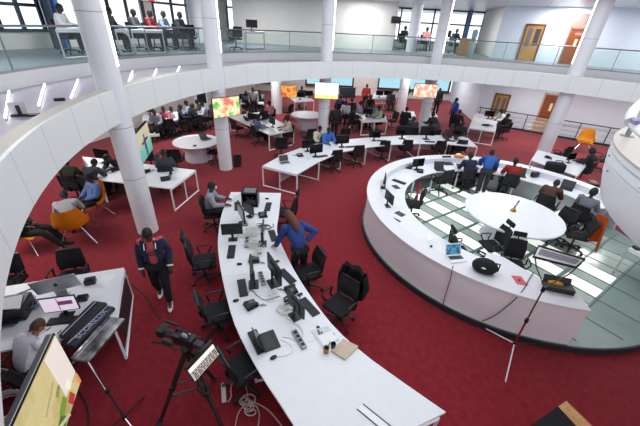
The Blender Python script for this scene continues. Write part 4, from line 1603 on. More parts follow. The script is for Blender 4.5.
# black-topped wooden box at the bottom right
P = [at(*p, .62) for p in ((567, 400), (530, 426), (560, 470), (600, 432))]
c = sum(P, Vector()) / 4
bxr = empty('wooden_case', (c.x, c.y, 0))
Q = [(p.x - c.x, p.y - c.y) for p in P]
MB().prism(Q, 0, .60).build('body', WOOD, bxr)
e0 = Vector((*Q[0], 0)); e1 = Vector((*Q[1], 0)); e3 = Vector((*Q[3], 0)); e2 = Vector((*Q[2], 0))
k = .26
MB().prism([tuple((e0.lerp(e1, k))[:2]), Q[1], Q[2], tuple((e3.lerp(e2, k))[:2])], .60, .625).build('black_top', mat('black_felt', (14, 14, 18), .9), bxr)
tag(bxr, 'light wood case with a black top on the carpet at the bottom right', 'case')

# ================================================================== the round studio console
CC = Vector((4.97, 7.61, 0))
ZP = .12
A0, A1 = R(8), R(264)
AF = R(236)                       # from here on the top is one flat counter
def cpt(a, r, z):
    return Vector((CC.x + r * math.cos(a), CC.y + r * math.sin(a), z))
TEAL = mat('green_glass_floor', (138, 158, 152), .15, noise=.05, scale=3)
pod = struct(MB().lathe([(0, 0), (3.74, 0), (3.74, ZP), (0, ZP)], seg=120).build('floor_podium', TEAL, None, False, CC))
MB().lathe([(3.735, 0), (3.77, 0), (3.77, ZP + .01), (3.735, ZP + .01)], seg=120, closed_profile=True).build('edge_strip', DARKP, pod)
# glass floor panels lit from below, in a skewed grid
gu, gv = Vector((.82, .57, 0)), Vector((.57, -.82, 0))
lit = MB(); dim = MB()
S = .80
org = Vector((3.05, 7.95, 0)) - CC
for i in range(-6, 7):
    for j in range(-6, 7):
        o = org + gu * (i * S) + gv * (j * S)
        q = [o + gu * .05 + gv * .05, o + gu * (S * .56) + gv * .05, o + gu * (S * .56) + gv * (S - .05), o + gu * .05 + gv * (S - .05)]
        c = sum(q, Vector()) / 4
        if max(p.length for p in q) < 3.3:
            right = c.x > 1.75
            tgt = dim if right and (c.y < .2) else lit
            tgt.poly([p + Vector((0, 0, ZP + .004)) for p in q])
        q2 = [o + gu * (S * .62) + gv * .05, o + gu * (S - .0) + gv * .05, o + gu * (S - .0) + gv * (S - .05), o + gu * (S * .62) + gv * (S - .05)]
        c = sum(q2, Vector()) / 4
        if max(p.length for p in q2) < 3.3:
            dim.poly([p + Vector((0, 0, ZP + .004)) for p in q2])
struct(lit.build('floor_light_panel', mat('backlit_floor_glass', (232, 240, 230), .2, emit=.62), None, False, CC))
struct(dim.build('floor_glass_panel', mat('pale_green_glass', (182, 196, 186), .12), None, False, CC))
gl = MB()
for k in range(-5, 6):
    for d_, e_ in ((gu, gv), (gv, gu)):
        o = org + e_ * (k * S)
        # clip the joint line to the round floor
        b_ = o.dot(d_); c_ = o.length_squared - 3.6 ** 2
        dsc = b_ * b_ - c_
        if dsc > 0:
            t0, t1 = -b_ - math.sqrt(dsc), -b_ + math.sqrt(dsc)
            gl.tube([o + d_ * t0 + Vector((0, 0, ZP + .002)), o + d_ * t1 + Vector((0, 0, ZP + .002))], .012, 4)
gl.build('joint_lines', mat('floor_joint_metal', (96, 112, 108), .4), pod)

con = empty('studio_console', CC)
CW = mat('console_white', (222, 222, 230), .4)
MB().lathe([(3.70, .10), (3.70, .965), (3.66, .965), (3.66, .10)], seg=110, a0=A0, a1=A1, closed_profile=True).build('outer_wall', mat('console_lilac_white', (234, 230, 238), .4), con)
MB().lathe([(3.715, 0), (3.715, .10), (3.66, .10), (3.66, 0)], seg=110, a0=A0, a1=A1, closed_profile=True).build('skirting', mat('grey_skirting', (112, 118, 124), .4), con)
MB().lathe([(3.73, .965), (3.73, 1.01), (3.37, 1.01), (3.37, .965)], seg=110, a0=A0, a1=AF, closed_profile=True).build('top_rim', CW, con)
MB().lathe([(3.40, .50), (3.40, .965), (3.375, .965), (3.375, .50)], seg=110, a0=A0, a1=AF, closed_profile=True).build('inner_wall', CW, con)
MB().lathe([(3.375, .81), (3.375, .84), (2.66, .84), (2.66, .81)], seg=110, a0=A0, a1=AF, closed_profile=True).build('inner_worktop', WHITE, con)
po = [(3.73 * math.cos(AF + (A1 - AF) * k / 24), 3.73 * math.sin(AF + (A1 - AF) * k / 24)) for k in range(25)]
ri = lambda t: 2.66 + .74 * max(0, (t - .25) / .75) ** 1.1
pi_ = [(ri(k / 24) * math.cos(AF + (A1 - AF) * k / 24), ri(k / 24) * math.sin(AF + (A1 - AF) * k / 24)) for k in range(25)]
MB().prism(po + pi_[::-1], .965, 1.01).build('front_counter', CW, con)
MB().lathe([(3.1, ZP), (3.1, .81), (3.07, .81), (3.07, ZP)], seg=40, a0=R(8), a1=R(80), closed_profile=True).build('inner_panel', LGREY, con)
for d in (20, 38, 58, 77, 97, 118, 140, 165, 190, 215):
    a = R(d)
    p0 = Vector((2.70 * math.cos(a), 2.70 * math.sin(a), ZP)); p1 = Vector((2.70 * math.cos(a), 2.70 * math.sin(a), .81))
    MB().tube([p0, p1], .03, 4).build('leg', WMETAL, con)
a = A1
MB().box((3.53 * math.cos(a), 3.53 * math.sin(a), .53), (.33, .04, .87), rz=a).build('end_panel', CW, con)
tag(con, 'large round white studio console with lilac outer wall, open at the right front', 'console')

tb = empty('round_table', (5.03, 7.38, ZP))
MB().lathe([(0, .72), (1.16, .72), (1.18, .74), (1.18, .77), (1.16, .78), (0, .78)], seg=72).build('top', WHITE, tb)
MB().lathe([(0, 0), (.62, 0), (.55, .06), (.50, .72), (0, .72)], seg=40).build('pedestal', CW, tb, True)
tag(tb, 'big round white table in the middle of the studio console', 'table')
bl = empty('hand_bell', at(513, 211, .9))
bl.scale = (1.5,) * 3
MB().lathe([(0, 0), (.05, 0), (.045, .015), (.025, .05), (.012, .065), (0, .065)], seg=20).build('bell', BRASS, bl, True)
MB().tube([(0, 0, .06), (.02, .01, .10), (.05, .02, .20)], [.014, .01, .013], 8).build('handle', mat('dark_wood_handle', (56, 30, 24), .5), bl)
tag(bl, 'small brass hand bell with dark handle on the round white table', 'bell')

ZD = .841
def cface(p, q=CC):
    return yaw_to(p, q)
# on the inner worktop
def conmon(px, py, lb, dy=0, s=.8, z=ZD):
    p = at(px, py, z)
    return place('monitor', make_monitor, p, yaw_to(p, CC) + dy, lb, 'monitor', None, s)
conmon(384, 188, 'black monitor turned edge-on at the left inside of the studio console', 10)
conmon(388, 206, 'black monitor at the left inside of the console, nearest the red carpet', 15)
conmon(417, 170, 'grey-backed monitor standing at the back left inside of the console', -15)
p = at(396, 187, ZD); place('tablet', lambda: (lambda r: (MB().box((0, 0, .006), (.17, .24, .012), bev=.003).build('case', BLACK, r), MB().box((0, 0, .0125), (.15, .21, .002)).build('display', mat('blue_grey_display', (60, 66, 90), .2), r), r)[-1])(empty('tablet')), p, 20, 'dark tablet lying on the left inside worktop of the console', 'tablet')
p = at(400, 214, ZD); place('tablet', None, p, 40, 'dark tablet lying on the worktop beside the flat front of the console', 'tablet')
st_ = MB().box((0, 0, .012), (.03, .34, .024), bev=.005).build('stylus_tray', DARKP, None, False, at(395, 219, ZD), R(40))
tag(st_, 'thin dark stick lying on the console worktop beside the nearer tablet', 'tray')
PH(409, 168, -110, 'black desk phone beside the grey-backed monitor inside the console', ZD)
PH(420, 172, -100, 'second black desk phone, right of the grey-backed monitor inside the console', ZD)
LT(448, 164, 10, 'black laptop at the back of the console left of the man in navy', ZD)
KB(399, 182, -40, 'black keyboard at the back left inside of the console', ZD)
tangle(388, 197, .14, 'white cables crumpled between the two left monitors of the console', 5, CABLEW, 41, ZD)
paper(((426, 236), (431, 233.5), (434, 239), (428, 241)), 1.011, 'faint white sheet on the flat front counter of the console')
sb = MB().box((0, 0, .02), (.05, .03, .04), bev=.008).build('clip', BLACK, None, False, at(431, 247, 1.011))
tag(sb, 'tiny black clip on the front counter of the console left of the blue-screen laptop', 'clip')
place('laptop_blue', make_laptop(SCREEN_BLUE, WMETAL), at(456, 259, 1.012), 12, 'white laptop with a glowing blue screen on the console front counter', 'laptop')
bp = empty('backpack', at(483, 271, 1.012), R(-20))
bp.scale = (1.15, 1.15, 1.3)
MB().ell((0, 0, .09), (.20, .14, .12)).warp(lambda v: Vector((v.x, v.y, max(v.z, .0)))).build('body', FABRIC, bp, True)
MB().ell((-.02, -.105, .12), (.06, .03, .02)).build('white_patch', PAPER, bp, True)  # white oval paints a highlight onto the bag
MB().tube([(.15, .05, .15), (.20, .0, .18), (.18, -.08, .10)], .012, 6).build('strap', BLACK, bp)
tag(bp, 'black rounded bag lying on the console front counter', 'bag')
cd = paper(((511, 275.5), (521, 276.5), (528.5, 286), (517, 284)), 1.012, 'pink card with a dark mark on the console front counter', mat('pink_card', (214, 92, 106), .7), 'card', 'card', .004)
MB().box((0, 0, .0055), (.06, .05, .002), rz=.5).build('dark_mark', BLACK, cd)
cable([at(445, 251, 1.02), at(452, 250, 1.02), at(450, 254, 1.03)], .005, CABLEB, 'short thin cable by the blue-screen laptop')
def wallpt(px, py):
    """point on the outer wall of the console seen at (px, py)"""
    d = ray(px, py)
    o = Vector((-CC.x, -CC.y)); dd = Vector((d.x, d.y))
    b_ = o.dot(dd) / dd.dot(dd); c_ = (o.dot(o) - 3.725 ** 2) / dd.dot(dd)
    t = -b_ - math.sqrt(b_ * b_ - c_)
    return Vector((d.x * t, d.y * t, d.z * t + CAMH))
tp = at(453, 266, 1.018)
cable([tp, wallpt(452, 270), wallpt(450, 280), wallpt(447, 290), wallpt(444, 300), wallpt(443, 306)], .009, mat('mauve_cable', (120, 84, 96), .6), 'thin dark cable hanging down the outer wall of the console')
tp = at(530, 278, 1.018)
cable([at(534, 272, 1.02), tp, at(523, 290, 1.018), wallpt(517, 297), wallpt(511, 303), wallpt(505, 308), wallpt(500, 312), wallpt(494, 316), wallpt(488, 319), wallpt(482, 321)], .008, CABLEB, 'black cable running from the pink card down the console wall')
# back worktop clutter
tray = empty('food_bag', at(459, 157.5, 1.012))
MB().ell((0, 0, .05), (.20, .12, .07)).warp(lambda v: Vector((v.x + .02 * math.sin(v.y * 40), v.y, max(0, v.z)))).build('orange_bag', mat('orange_wrap', (214, 130, 40), .6, noise=.2), tray, True)
MB().ell((-.03, .02, .10), (.10, .07, .04)).build('white_wrap', PAPER, tray, True)
tag(tray, 'orange and white food bag on the back rim of the console', 'bag')
rb = MB().box((0, 0, .03), (.22, .14, .06), bev=.01).build('red_box', mat('brown_red_card', (140, 52, 38), .6), None, False, at(477, 164.5, ZD))
tag(rb, 'brown-red box on the back worktop between the navy and the blue-jacket man', 'box')
rc = MB().ell((0, 0, .03), (.07, .05, .035)).build('red_pouch', RED, None, True, at(494, 172, ZD))
tag(rc, 'small red pouch on the back worktop beside the person in red', 'pouch')
pk = MB().lathe([(0, 0), (.04, 0), (.04, .16), (.02, .2), (0, .2)], seg=14).build('pink_bottle', mat('pink_bottle_plastic', (214, 120, 134), .4), None, True, at(528, 172, ZD))
tag(pk, 'pink bottle on the back worktop right of the person in red', 'bottle')
LT(520, 176, -20, 'dark laptop on the back worktop right of the person in red', ZD)
dk = MB().box((0, 0, .09), (.26, .14, .18), bev=.03).build('handbag', DARKP, None, True, at(534, 177, ZD), .3)
tag(dk, 'dark handbag standing on the back worktop beside the pink bottle', 'bag')
paper(((519, 173), (527, 174), (526, 178), (518, 177)), ZD, 'white sheet beside the dark laptop on the back worktop')

# people and chairs of the console
def seated(px, py, yaw, label, clabel, zf=ZP, pose_='sit', chair='t', **kw):
    p = at(px, py, zf + .5)
    p = Vector((p.x, p.y, zf))
    if chair:
        (place('tchair', make_task_chair, p + Vector((0, 0, -.03)) * 0, yaw, clabel, 'chair'))
    return person(pose_, p, yaw, label, **kw)
seated(465, 177, 4, 'man in navy shirt seen from behind at the back worktop of the console', 'black chair under the man in navy at the console', top=(34, 42, 72), skin=(70, 46, 38))
p = at(479, 194, ZP); person('lean2', p, -25, 'man in bright blue jacket standing bent over the back worktop of the console', (34, 84, 156), (44, 46, 56), (70, 46, 38))
seated(508, 183, -18, 'person in red top seen from behind at the back worktop of the console', 'black chair under the person in red at the console', top=(150, 40, 38), skin=(70, 46, 38), hair='bun')
seated(545, 205, -45, 'person in dark brown clothes slumped at the right inside of the console', 'black chair under the person in brown at the console', pose_='hunch', top=(78, 48, 40), skin=(80, 52, 42))
seated(580, 217, -58, 'person in grey jacket with rucksack at the right inside of the console', 'black chair under the person in grey jacket', top=(112, 116, 128), skin=(70, 46, 38), hair='afro')
HC(459, 249, -85, 'black headrest chair behind the blue-screen laptop, inside the console', .6).scale = (.88,) * 3
HC(493, 243, 100, 'black headrest chair beside the round table, facing left', .6).scale = (.88,) * 3
HC(514, 262, 165, 'black mesh chair pushed to the console front counter by the pink card', .6).scale = (.9,) * 3
TC(441, 180, 25, 'black chair at the back left inside of the console', .6)
TC(413, 203, 75, 'black chair at the left inside of the console beside two red bottles', .6)
oc = TC(577, 234, 66, 'black chair with an orange jacket over it at the right inside of the console', .6)
TC(560, 226, 120, 'dark chair between the round table and the person in grey jacket', .6)
HC(484, 176, 10, 'black chair between the navy man and the blue-jacket man', .6)
for o in (x for x in list(bpy.data.objects) if x.get('label', '').endswith(('inside the console', 'facing left', 'by the pink card', 'back left inside of the console', 'two red bottles', 'right inside of the console', 'grey jacket', 'blue-jacket man')) and x.get('category') == 'chair'):
    o.location.z = ZP
oj = MB()
g_ = [[oj.bm.verts.new((.36 * u, -.28 - .09 * math.cos(u * 1.3) + .03 * math.sin(6 * u + 4 * v) - .10 * v, 1.04 - .70 * v + .05 * math.cos(3 * u) - .12 * abs(u) * v)) for v in (0, .2, .4, .6, .8, 1)] for u in [k / 6 - 1 for k in range(13)]]
for A, B in zip(g_, g_[1:]):
    for j in range(5):
        oj.bm.faces.new((A[j], B[j], B[j + 1], A[j + 1]))
bmesh.ops.solidify(oj.bm, geom=list(oj.bm.faces), thickness=.06)
oj = oj.build('jacket', cmat((204, 104, 28)), None, True, oc.location, oc.rotation_euler.z)
tag(oj, 'orange jacket draped over the chair at the right inside of the console', 'jacket')
for px, py, lb in ((417.5, 190, 'slim red bottle standing on the glass floor, farther of two by the left chair'), (414.5, 203, 'slim red bottle standing on the glass floor, nearer of two by the left chair')):
    b = MB().lathe([(0, 0), (.05, 0), (.05, .34), (.02, .40), (.02, .46), (0, .46)], seg=12).build('red_bottle', RED, None, True, at(px, py + 3, ZP))
    tag(b, lb, 'bottle')

# desk at the right edge under the balcony
q0, q1 = at(612, 273, ZP), at(642, 291, ZP)
dd = (q1 - q0).normalized(); nn = Vector((-dd.y, dd.x, 0))
if nn.y < 0:
    nn = -nn
fl = [q0, q0 + dd * 1.3, q0 + dd * 1.3 + nn * 1.5, q0 + nn * 1.5]
bench('desk', fl, 'white framed desk at the right picture edge below the balcony drum', 'desk', [(0, 3), (0, 1), (3, 2)], z=.86)
ls_ = MB().box((0, 0, .03), (.16, .12, .06), bev=.01).build('desk_gadget', BLACK, None, False, at(637, 249, .861))
tag(ls_, 'small dark gadget on the white desk at the right picture edge', 'device')

# panel light on a red stand in front of the console
f0 = at(513, 346, .15)
rs = empty('light_stand', (f0.x, f0.y, 0))
MB().tube([(0, 0, .12), (0, 0, .80)], .016, 8).build('lower_pole', mat('red_anodised', (138, 22, 34), .35), rs)
MB().tube([(0, 0, .78), (0, 0, 1.50)], .012, 8).build('upper_pole', mat('dark_red_anodised', (96, 18, 28), .35), rs)
for z in (.80, .22):
    MB().tube([(0, 0, z - .035), (0, 0, z + .035)], .03, 8).build('collar', BLACK, rs)
for q, m in ((at(505, 384, 0), WMETAL), (at(545, 343, 0), BLACK), (at(480, 326, 0), WMETAL)):
    v = Vector((q.x - f0.x, q.y - f0.y, .012))
    if v.length > .7:
        v = v * (.7 / v.length); v.z = .012
    MB().tube([(0, 0, .22), v], .011, 6).build('leg', m, rs)
MB().tube([(0, 0, 1.46), (0, 0, 1.56)], .03, 8).build('head_joint', BLACK, rs)
cA, cB, cC, cD = at(538, 246, 1.74), at(585, 260, 1.74), at(577, 267, 1.66), at(533, 256, 1.66)
o = Vector((f0.x, f0.y, 0))
pl = MB()
cor = [v - o for v in (cA, cB, cC, cD)]
up_ = (cor[1] - cor[0]).cross(cor[3] - cor[0]).normalized()
if up_.z < 0:
    up_ = -up_
def slab(c4, h0, h1, m, name, shrink=0.0):
    b = MB()
    cc = sum(c4, Vector()) / 4
    c4 = [v + (cc - v) * shrink for v in c4]
    lo = [b.bm.verts.new(v + up_ * h0) for v in c4]; hi = [b.bm.verts.new(v + up_ * h1) for v in c4]
    b.bm.faces.new(lo[::-1]); b.bm.faces.new(hi)
    for i in range(4):
        b.bm.faces.new((lo[i], lo[(i + 1) % 4], hi[(i + 1) % 4], hi[i]))
    return b.build(name, m, rs)
slab(cor, -.05, 0, BLACK, 'lamp_housing')
slab(cor, 0, .006, mat('lamp_diffuser', (226, 226, 234), .4), 'diffuser', .06)
b = MB()
for t in (.3, .5, .7):
    b.tube([cor[0].lerp(cor[3], t).lerp(cor[1].lerp(cor[2], t), .08) + up_ * .012, cor[0].lerp(cor[3], t).lerp(cor[1].lerp(cor[2], t), .92) + up_ * .012], .016, 6)
b.build('lamp_tubes', mat('lamp_tube_grey', (150, 148, 160), .4), rs)
b = MB(); b.tube([cor[0] + up_ * .01, cor[1] + up_ * .01], .018, 6); b.build('top_edge_bar', BLACK, rs)
mid = Vector((0, 0, 1.54))
lft, rgt_ = cor[3].lerp(cor[0], .3), cor[2].lerp(cor[1], .5)
MB().tube([lft, lft.lerp(mid, .35) + Vector((0, 0, -.06)), mid, rgt_.lerp(mid, .25) + Vector((0, 0, -.10)), rgt_], .012, 6).build('yoke', BLACK, rs)
tag(rs, 'red light stand carrying a white panel light in front of the console end', 'lamp')
bc = empty('equipment_case', at(557, 289, 1.012), R(-14))
MB().box((0, 0, .05), (.46, .22, .10), bev=.01).build('body', BLACK, bc)
MB().box((-.02, .08, .13), (.44, .015, .15), rx=-.5).build('lid', BLACK, bc)
MB().ell((-.06, .02, .11), (.13, .06, .035)).build('yellow_cloth', mat('amber_cloth', (200, 140, 50), .7, noise=.25, scale=30), bc, True)
tag(bc, 'open black case with amber cloth inside on the end of the console counter', 'case')

# behind the console on the right
q = [at(*p, .74) for p in ((538, 150), (588, 163), (577, 176), (531, 160))]
bench('desk', q, 'white desk behind the console at the foot of the right column', 'desk', [(0, 3), (1, 2)], panel=((0, 3), (1, 2)))
place('armchair', make_armchair, at(583, 146, .3) - Vector((0, 0, .3)), 150, 'mustard armchair by the railing of the right wall, seen from behind', 'armchair', None, 1.25)
TC(562, 155, 20, 'black chair between the right column and the mustard armchair', .45)
TC(599, 160, 60, 'black chair farther right beside the railing of the right wall', .45)
bgb = empty('travel_bag', at(553, 172, .742), R(-10))
MB().box((0, 0, .18), (.60, .36, .36), bev=.09).build('body', FABRIC, bgb, True)
MB().tube([(-.15, -.1, .36), (-.1, -.1, .46), (.1, -.1, .46), (.15, -.1, .36)], .016, 6).build('handle', BLACK, bgb)
tag(bgb, 'big black travel bag on the white desk at the foot of the right column', 'bag')
seated(584, 170, 40, 'person in black and blue-grey seated beside the white desk, right of the travel bag', 'black chair under the person right of the travel bag', zf=0, top=(30, 32, 40), legs=(72, 82, 104), hair='afro', skin=(60, 40, 34))
rbx = empty('black_crate', at(584, 184, .3) - Vector((0, 0, .3)), R(-20))
MB().box((0, 0, .22), (.75, .45, .44), bev=.02).build('body', BLACK, rbx)
MB().box((-.12, .0, .445), (.26, .3, .012)).box((.2, .02, .445), (.18, .26, .012)).build('red_patch', RED, rbx)
tag(rbx, 'black crate with red patches on top behind the right side of the console', 'crate')
PH(548, 158, 30, 'black desk phone on the white desk at the right column', .742)
MON(569, 163, 200, 'black monitor on the white desk at the right column', .742, s=.8)

# more things on the back worktop
for px, py, yw, lb in ((566, 189, -40, 'dark laptop on the right inside worktop before the person in grey jacket'), (440, 170, 5, 'black laptop on the back worktop beside the second desk phone')):
    LT(px, py, yw, lb, ZD)
KB(472, 168, 5, 'black keyboard on the back worktop beside the brown-red box', ZD)
paper(((548, 183), (556, 186), (553, 190), (545, 187)), ZD, 'white sheet on the right inside worktop behind the person in brown')
paper(((503, 170), (509, 171), (508, 174), (502, 173)), ZD, 'white sheet on the back worktop in front of the person in red')
paper(((404, 178), (411, 176), (414, 179), (407, 181)), ZD, 'white sheet on the left worktop near the grey-backed monitor')

# ================================================================== the benches and people of the far half
F_ = [at(*p, .74) for p in ((297, 174.5), (319, 161.5), (341, 152), (366, 147.5), (391, 144.5), (420, 143.5), (447, 144), (478, 147))]
B_ = [at(*p, .74) for p in ((262, 166), (285, 153.5), (309, 145), (340, 140), (372, 137.2), (408, 135.3), (440, 135.2), (467, 137))]
ROWL = ['first white bench of the curved row, nearest the camera', 'second bench of the curved row, beside the silver screen', 'third bench of the curved row, below the blue-shirted person',
        'fourth bench of the curved row, with the square black screen', 'fifth bench of the curved row, straight behind the console', 'sixth bench of the curved row, with the widest black screen',
        'last bench of the curved row at its right end']
for i in range(7):
    k = .006
    f0, f1, b0, b1 = F_[i].lerp(F_[i + 1], k), F_[i + 1].lerp(F_[i], k), B_[i].lerp(B_[i + 1], k), B_[i + 1].lerp(B_[i], k)
    bench('bench_desk', [f0, f1, b1, b0], ROWL[i], 'desk', [(0, 3)] + ([(1, 2)] if i == 6 else []), 'benches of the curved row', mid=(i == 0), panel=((0, 3), (1, 2)))
LTs = make_laptop(SCREEN_OFF, SILVER)
place('silver_laptop', LTs, at(285, 163, TH), 25, 'open silver laptop on the nearest bench of the curved row', 'laptop')
PH(300, 156, -60, 'black desk phone right of the silver laptop on the curved row', TH)
for px, py, yw, s, lb in ((308, 151.5, 210, .9, 'black monitor behind the desk phone on the curved row'),
                          (316, 157, 212, .95, 'black monitor on the second bench, right of the desk phone'),
                          (342, 147.5, 200, 1.0, 'square black monitor in front of the blue-shirted person'),
                          (374, 141, 190, .9, 'black monitor at the left end of the long straight part of the curved row'),
                          (402, 139, 182, 1.15, 'big dark monitor on the curved row, left of the widest screen'),
                          (426, 139.5, 178, 1.15, 'widest black monitor of the curved row, straight behind the console'),
                          (457, 139, 172, .8, 'black monitor near the right end of the curved row')):
    MON(px, py, yw, lb, s=s)
for px, py, yw, lb in ((322, 156.5, 30, 'black keyboard on the second bench of the curved row'), (351, 147, 20, 'black keyboard right of the square black monitor'), (382, 141, 10, 'black keyboard left of the big dark monitor on the curved row'),
                       (430, 142, 0, 'black keyboard below the widest monitor of the curved row'), (450, 141, -5, 'black keyboard near the right end of the curved row')):
    KB(px, py, yw, lb)
for px, py, yw, lb in ((334, 160, 205, 'black chair at the front of the curved row, nearest the camera'), (356, 155, 200, 'black chair at the front of the curved row, second from the left'),
                       (382.5, 150, 188, 'black chair at the front of the curved row, third from the left'), (405, 149, 184, 'black chair at the front of the curved row below the big dark monitor'),
                       (438, 150, 178, 'black chair at the front of the curved row below the widest monitor'), (459, 149, 174, 'black chair at the front of the curved row, rightmost')):
    TC(px, py, yw + 180, lb, .45)

def far_desk(corners, label, frames=((0, 1), (3, 2)), z=.74, group=None):
    return bench('desk', [at(*p, z) for p in corners], label, 'desk', frames, group, z=z, mid=True, panel=((0, 1), (3, 2)))
far_desk(((269, 134.5), (294, 129.5), (262, 111.5), (229, 116.5)), 'white bench right of the second column, with people on both sides')
far_desk(((240, 103), (264, 103), (262, 98), (241, 98.5)), 'small far desk crowded with dark screens behind the second column')
far_desk(((294.5, 101.5), (314, 100), (306, 95.5), (288, 97)), 'far white desk right of the orange screen')
far_desk(((362, 121.5), (387.5, 120.5), (378, 112), (352, 113)), 'white desk behind the middle of the curved row')
far_desk(((372, 98.5), (397, 98.5), (393, 93.5), (374, 93.5)), 'far white desk below the person in the red shirt')
far_desk(((427, 100), (438, 101), (438, 97), (428, 96.5)), 'small far white desk under the pink screen')
far_desk(((469, 127.5), (495.5, 131.5), (498, 119), (475, 112.5)), 'cluttered white desk in front of the far oak door')
far_desk(((142, 120.5), (174, 117.5), (171, 112), (143, 114.5)), 'white desk beside the teal screen under the ring')
far_desk(((100, 180), (171, 188.5), (196, 170), (82, 156.5)), 'long white bench passing behind the nearest column', ((1, 2), (0, 3)))
far_desk(((401, 116.5), (416, 116.5), (414, 111.5), (403, 111.5)), 'low white table left of the column with the pink screen', z=.5)
far_desk(((426, 117), (438, 116.5), (435, 112.5), (427, 112.5)), 'low white table right of the column with the pink screen', z=.5)

def tub(px, py, label, Rt=.85):
    c = at(px, py, .75)
    t = empty('round_counter', (c.x, c.y, 0))
    MB().lathe([(0, .69), (Rt * .62, .69), (Rt - .02, .70), (Rt, .72), (Rt, .75), (Rt - .06, .755), (Rt - .16, .735), (0, .735)], seg=60).build('top', WHITE, t)
    MB().lathe([(0, 0), (.50, 0), (.52, .08), (.54, .69), (0, .69)], seg=48).build('drum_base', CW, t, True)
    return tag(t, label, 'counter')
tub(196.5, 141, 'round white counter left of the second column', .88)
tub(307, 114.5, 'far round white counter left of the middle column', .85)
LT(206, 139, 60, 'dark laptop on the round white counter left of the second column', .757)
gd = MB().box((0, 0, .02), (.12, .08, .04), bev=.01).build('phone_dock', DARKP, None, False, at(195, 146, .757))
tag(gd, 'small dark gadget on the round white counter left of the second column', 'device')

# screens on the columns and walls
def screen(tl, tr, bl, yl, yr, pic, label, key):
    a, b, c = atY(*tl, yl), atY(*tr, yr), atY(*bl, yl)
    zt = (a.z + b.z) / 2
    h = zt - c.z
    d = Vector((b.x - a.x, b.y - a.y, 0)); w = d.length
    m = (a + b) / 2
    t = empty('television', (m.x, m.y, zt - h / 2), math.atan2(d.y, d.x))
    MB().box((0, .03, 0), (w, .06, h), bev=.008).build('housing', BLACK, t)
    MB().box((0, -.003, 0), (w - .03, .006, h - .03)).build('display', pic, t)
    MB().box((0, .12, 0), (.2, .14, .2)).build('wall_mount', DARKP, t)
    return tag(t, label, 'television'), w, h
screen((211.5, 99), (239, 95), (214, 119), 10.45, 11.15, picture('green_and_pink_programme', [(0, (60, 110, 40)), (.40, (120, 190, 70)), (.48, (240, 232, 200)), (.56, (236, 180, 130)), (.66, (214, 110, 90)), (1, (250, 240, 230))], 2.6, 1.0, 5.2), 'television with a green and pink picture on the second column', 'b')
t, w, h = screen((315, 82.7), (339, 82.7), (315, 98.3), 14.9, 14.9, mat('white_programme', (252, 250, 244), .4, emit=1.0), 'television with a white and yellow picture on the middle column', 'c')
MB().box((0, -.008, -h * .36), (w - .05, .004, h * .22)).build('yellow_band', mat('yellow_band', (244, 206, 110), .4, emit=.85), t)
screen((415, 83.7), (439, 84.2), (413.8, 97), 16.2, 16.2, picture('pink_programme', [(0, (250, 246, 236)), (.42, (246, 236, 222)), (.5, (236, 200, 170)), (.57, (214, 130, 110)), (.68, (250, 240, 226)), (1, (220, 180, 120))], 2.8, 1.05, 1.2), 'television with a pale pink picture on the column behind the curved row', 'd')
screen((280.7, 85.7), (297, 85.2), (281, 97), 19.7, 19.7, picture('orange_programme', [(0, (170, 60, 30)), (.4, (226, 120, 50)), (.52, (244, 190, 90)), (.62, (200, 70, 40)), (1, (250, 220, 150))], 3.0, .9, 7.7), 'television with an orange picture by the far white column', 'f')
# teal screen on the nearest column
ta, tb2 = Vector((-4.47, 7.24, 0)), Vector((-4.83, 8.66, 0))
d = tb2 - ta
tt = empty('television', ((ta + tb2) / 2).to_tuple()[:2] + (2.02,), math.atan2(d.y, d.x) + math.pi)
w, h = d.length, .80
gm = bpy.data.materials.new('beach_programme'); gm.use_nodes = True
nt = gm.node_tree; bs = nt.nodes['Principled BSDF']
tc = nt.nodes.new('ShaderNodeTexCoord'); sx = nt.nodes.new('ShaderNodeSeparateXYZ'); rp = nt.nodes.new('ShaderNodeValToRGB'); mr = nt.nodes.new('ShaderNodeMapRange')
mr.inputs[1].default_value = -.4; mr.inputs[2].default_value = .4
nt.links.new(tc.outputs['Object'], sx.inputs[0]); nt.links.new(sx.outputs[2], mr.inputs[0]); nt.links.new(mr.outputs[0], rp.inputs[0])
els = rp.color_ramp.elements
els[0].position = .0; els[0].color = lin((90, 190, 180)) + (1,)
els[1].position = 1; els[1].color = lin((226, 216, 180)) + (1,)
e_ = els.new(.38); e_.color = lin((130, 200, 190)) + (1,)
e_ = els.new(.55); e_.color = lin((214, 210, 180)) + (1,)
nt.links.new(rp.outputs[0], bs.inputs['Emission Color']); bs.inputs['Emission Strength'].default_value = .62; bs.inputs['Base Color'].default_value = (.03, .03, .03, 1)
MB().box((0, -.03, 0), (w, .06, h), bev=.008).build('housing', BLACK, tt)
MB().box((0, .003, 0), (w - .05, .006, h - .05)).build('display', gm, tt)
fg = MB()
fg.ell((-.12, .008, .16), (.06, .004, .07)); fg.box((-.12, .008, -.02), (.16, .004, .26)); fg.box((-.30, .008, .05), (.26, .004, .07)); fg.box((.05, .008, .03), (.22, .004, .06)); fg.box((-.14, .008, -.24), (.12, .004, .24))
fg.build('dark_figure', mat('programme_figure', (66, 70, 96), .5, emit=.12), tt)
MB().box((.1, -.12, 0), (.3, .14, .2)).build('wall_mount', DARKP, tt)
tag(tt, 'television with a teal and beige beach picture beside the nearest column', 'television')
MB_ = empty('display_board', atY(347, 97, 21.0) * 1, R(5))
MB().box((0, 0, .25), (1.0, .06, .62), bev=.01).build('panel', DARKP, MB_)
MB().tube([(0, .05, -MB_.location.z), (0, .05, .0)], .03, 8).build('stand', BLACK, MB_)
tag(MB_, 'large dark display panel on a stand right of the middle column', 'screen')
wb = at(208, 122, 0)
wbr = empty('whiteboard', (wb.x - .25, wb.y + .1, 0), R(-8))
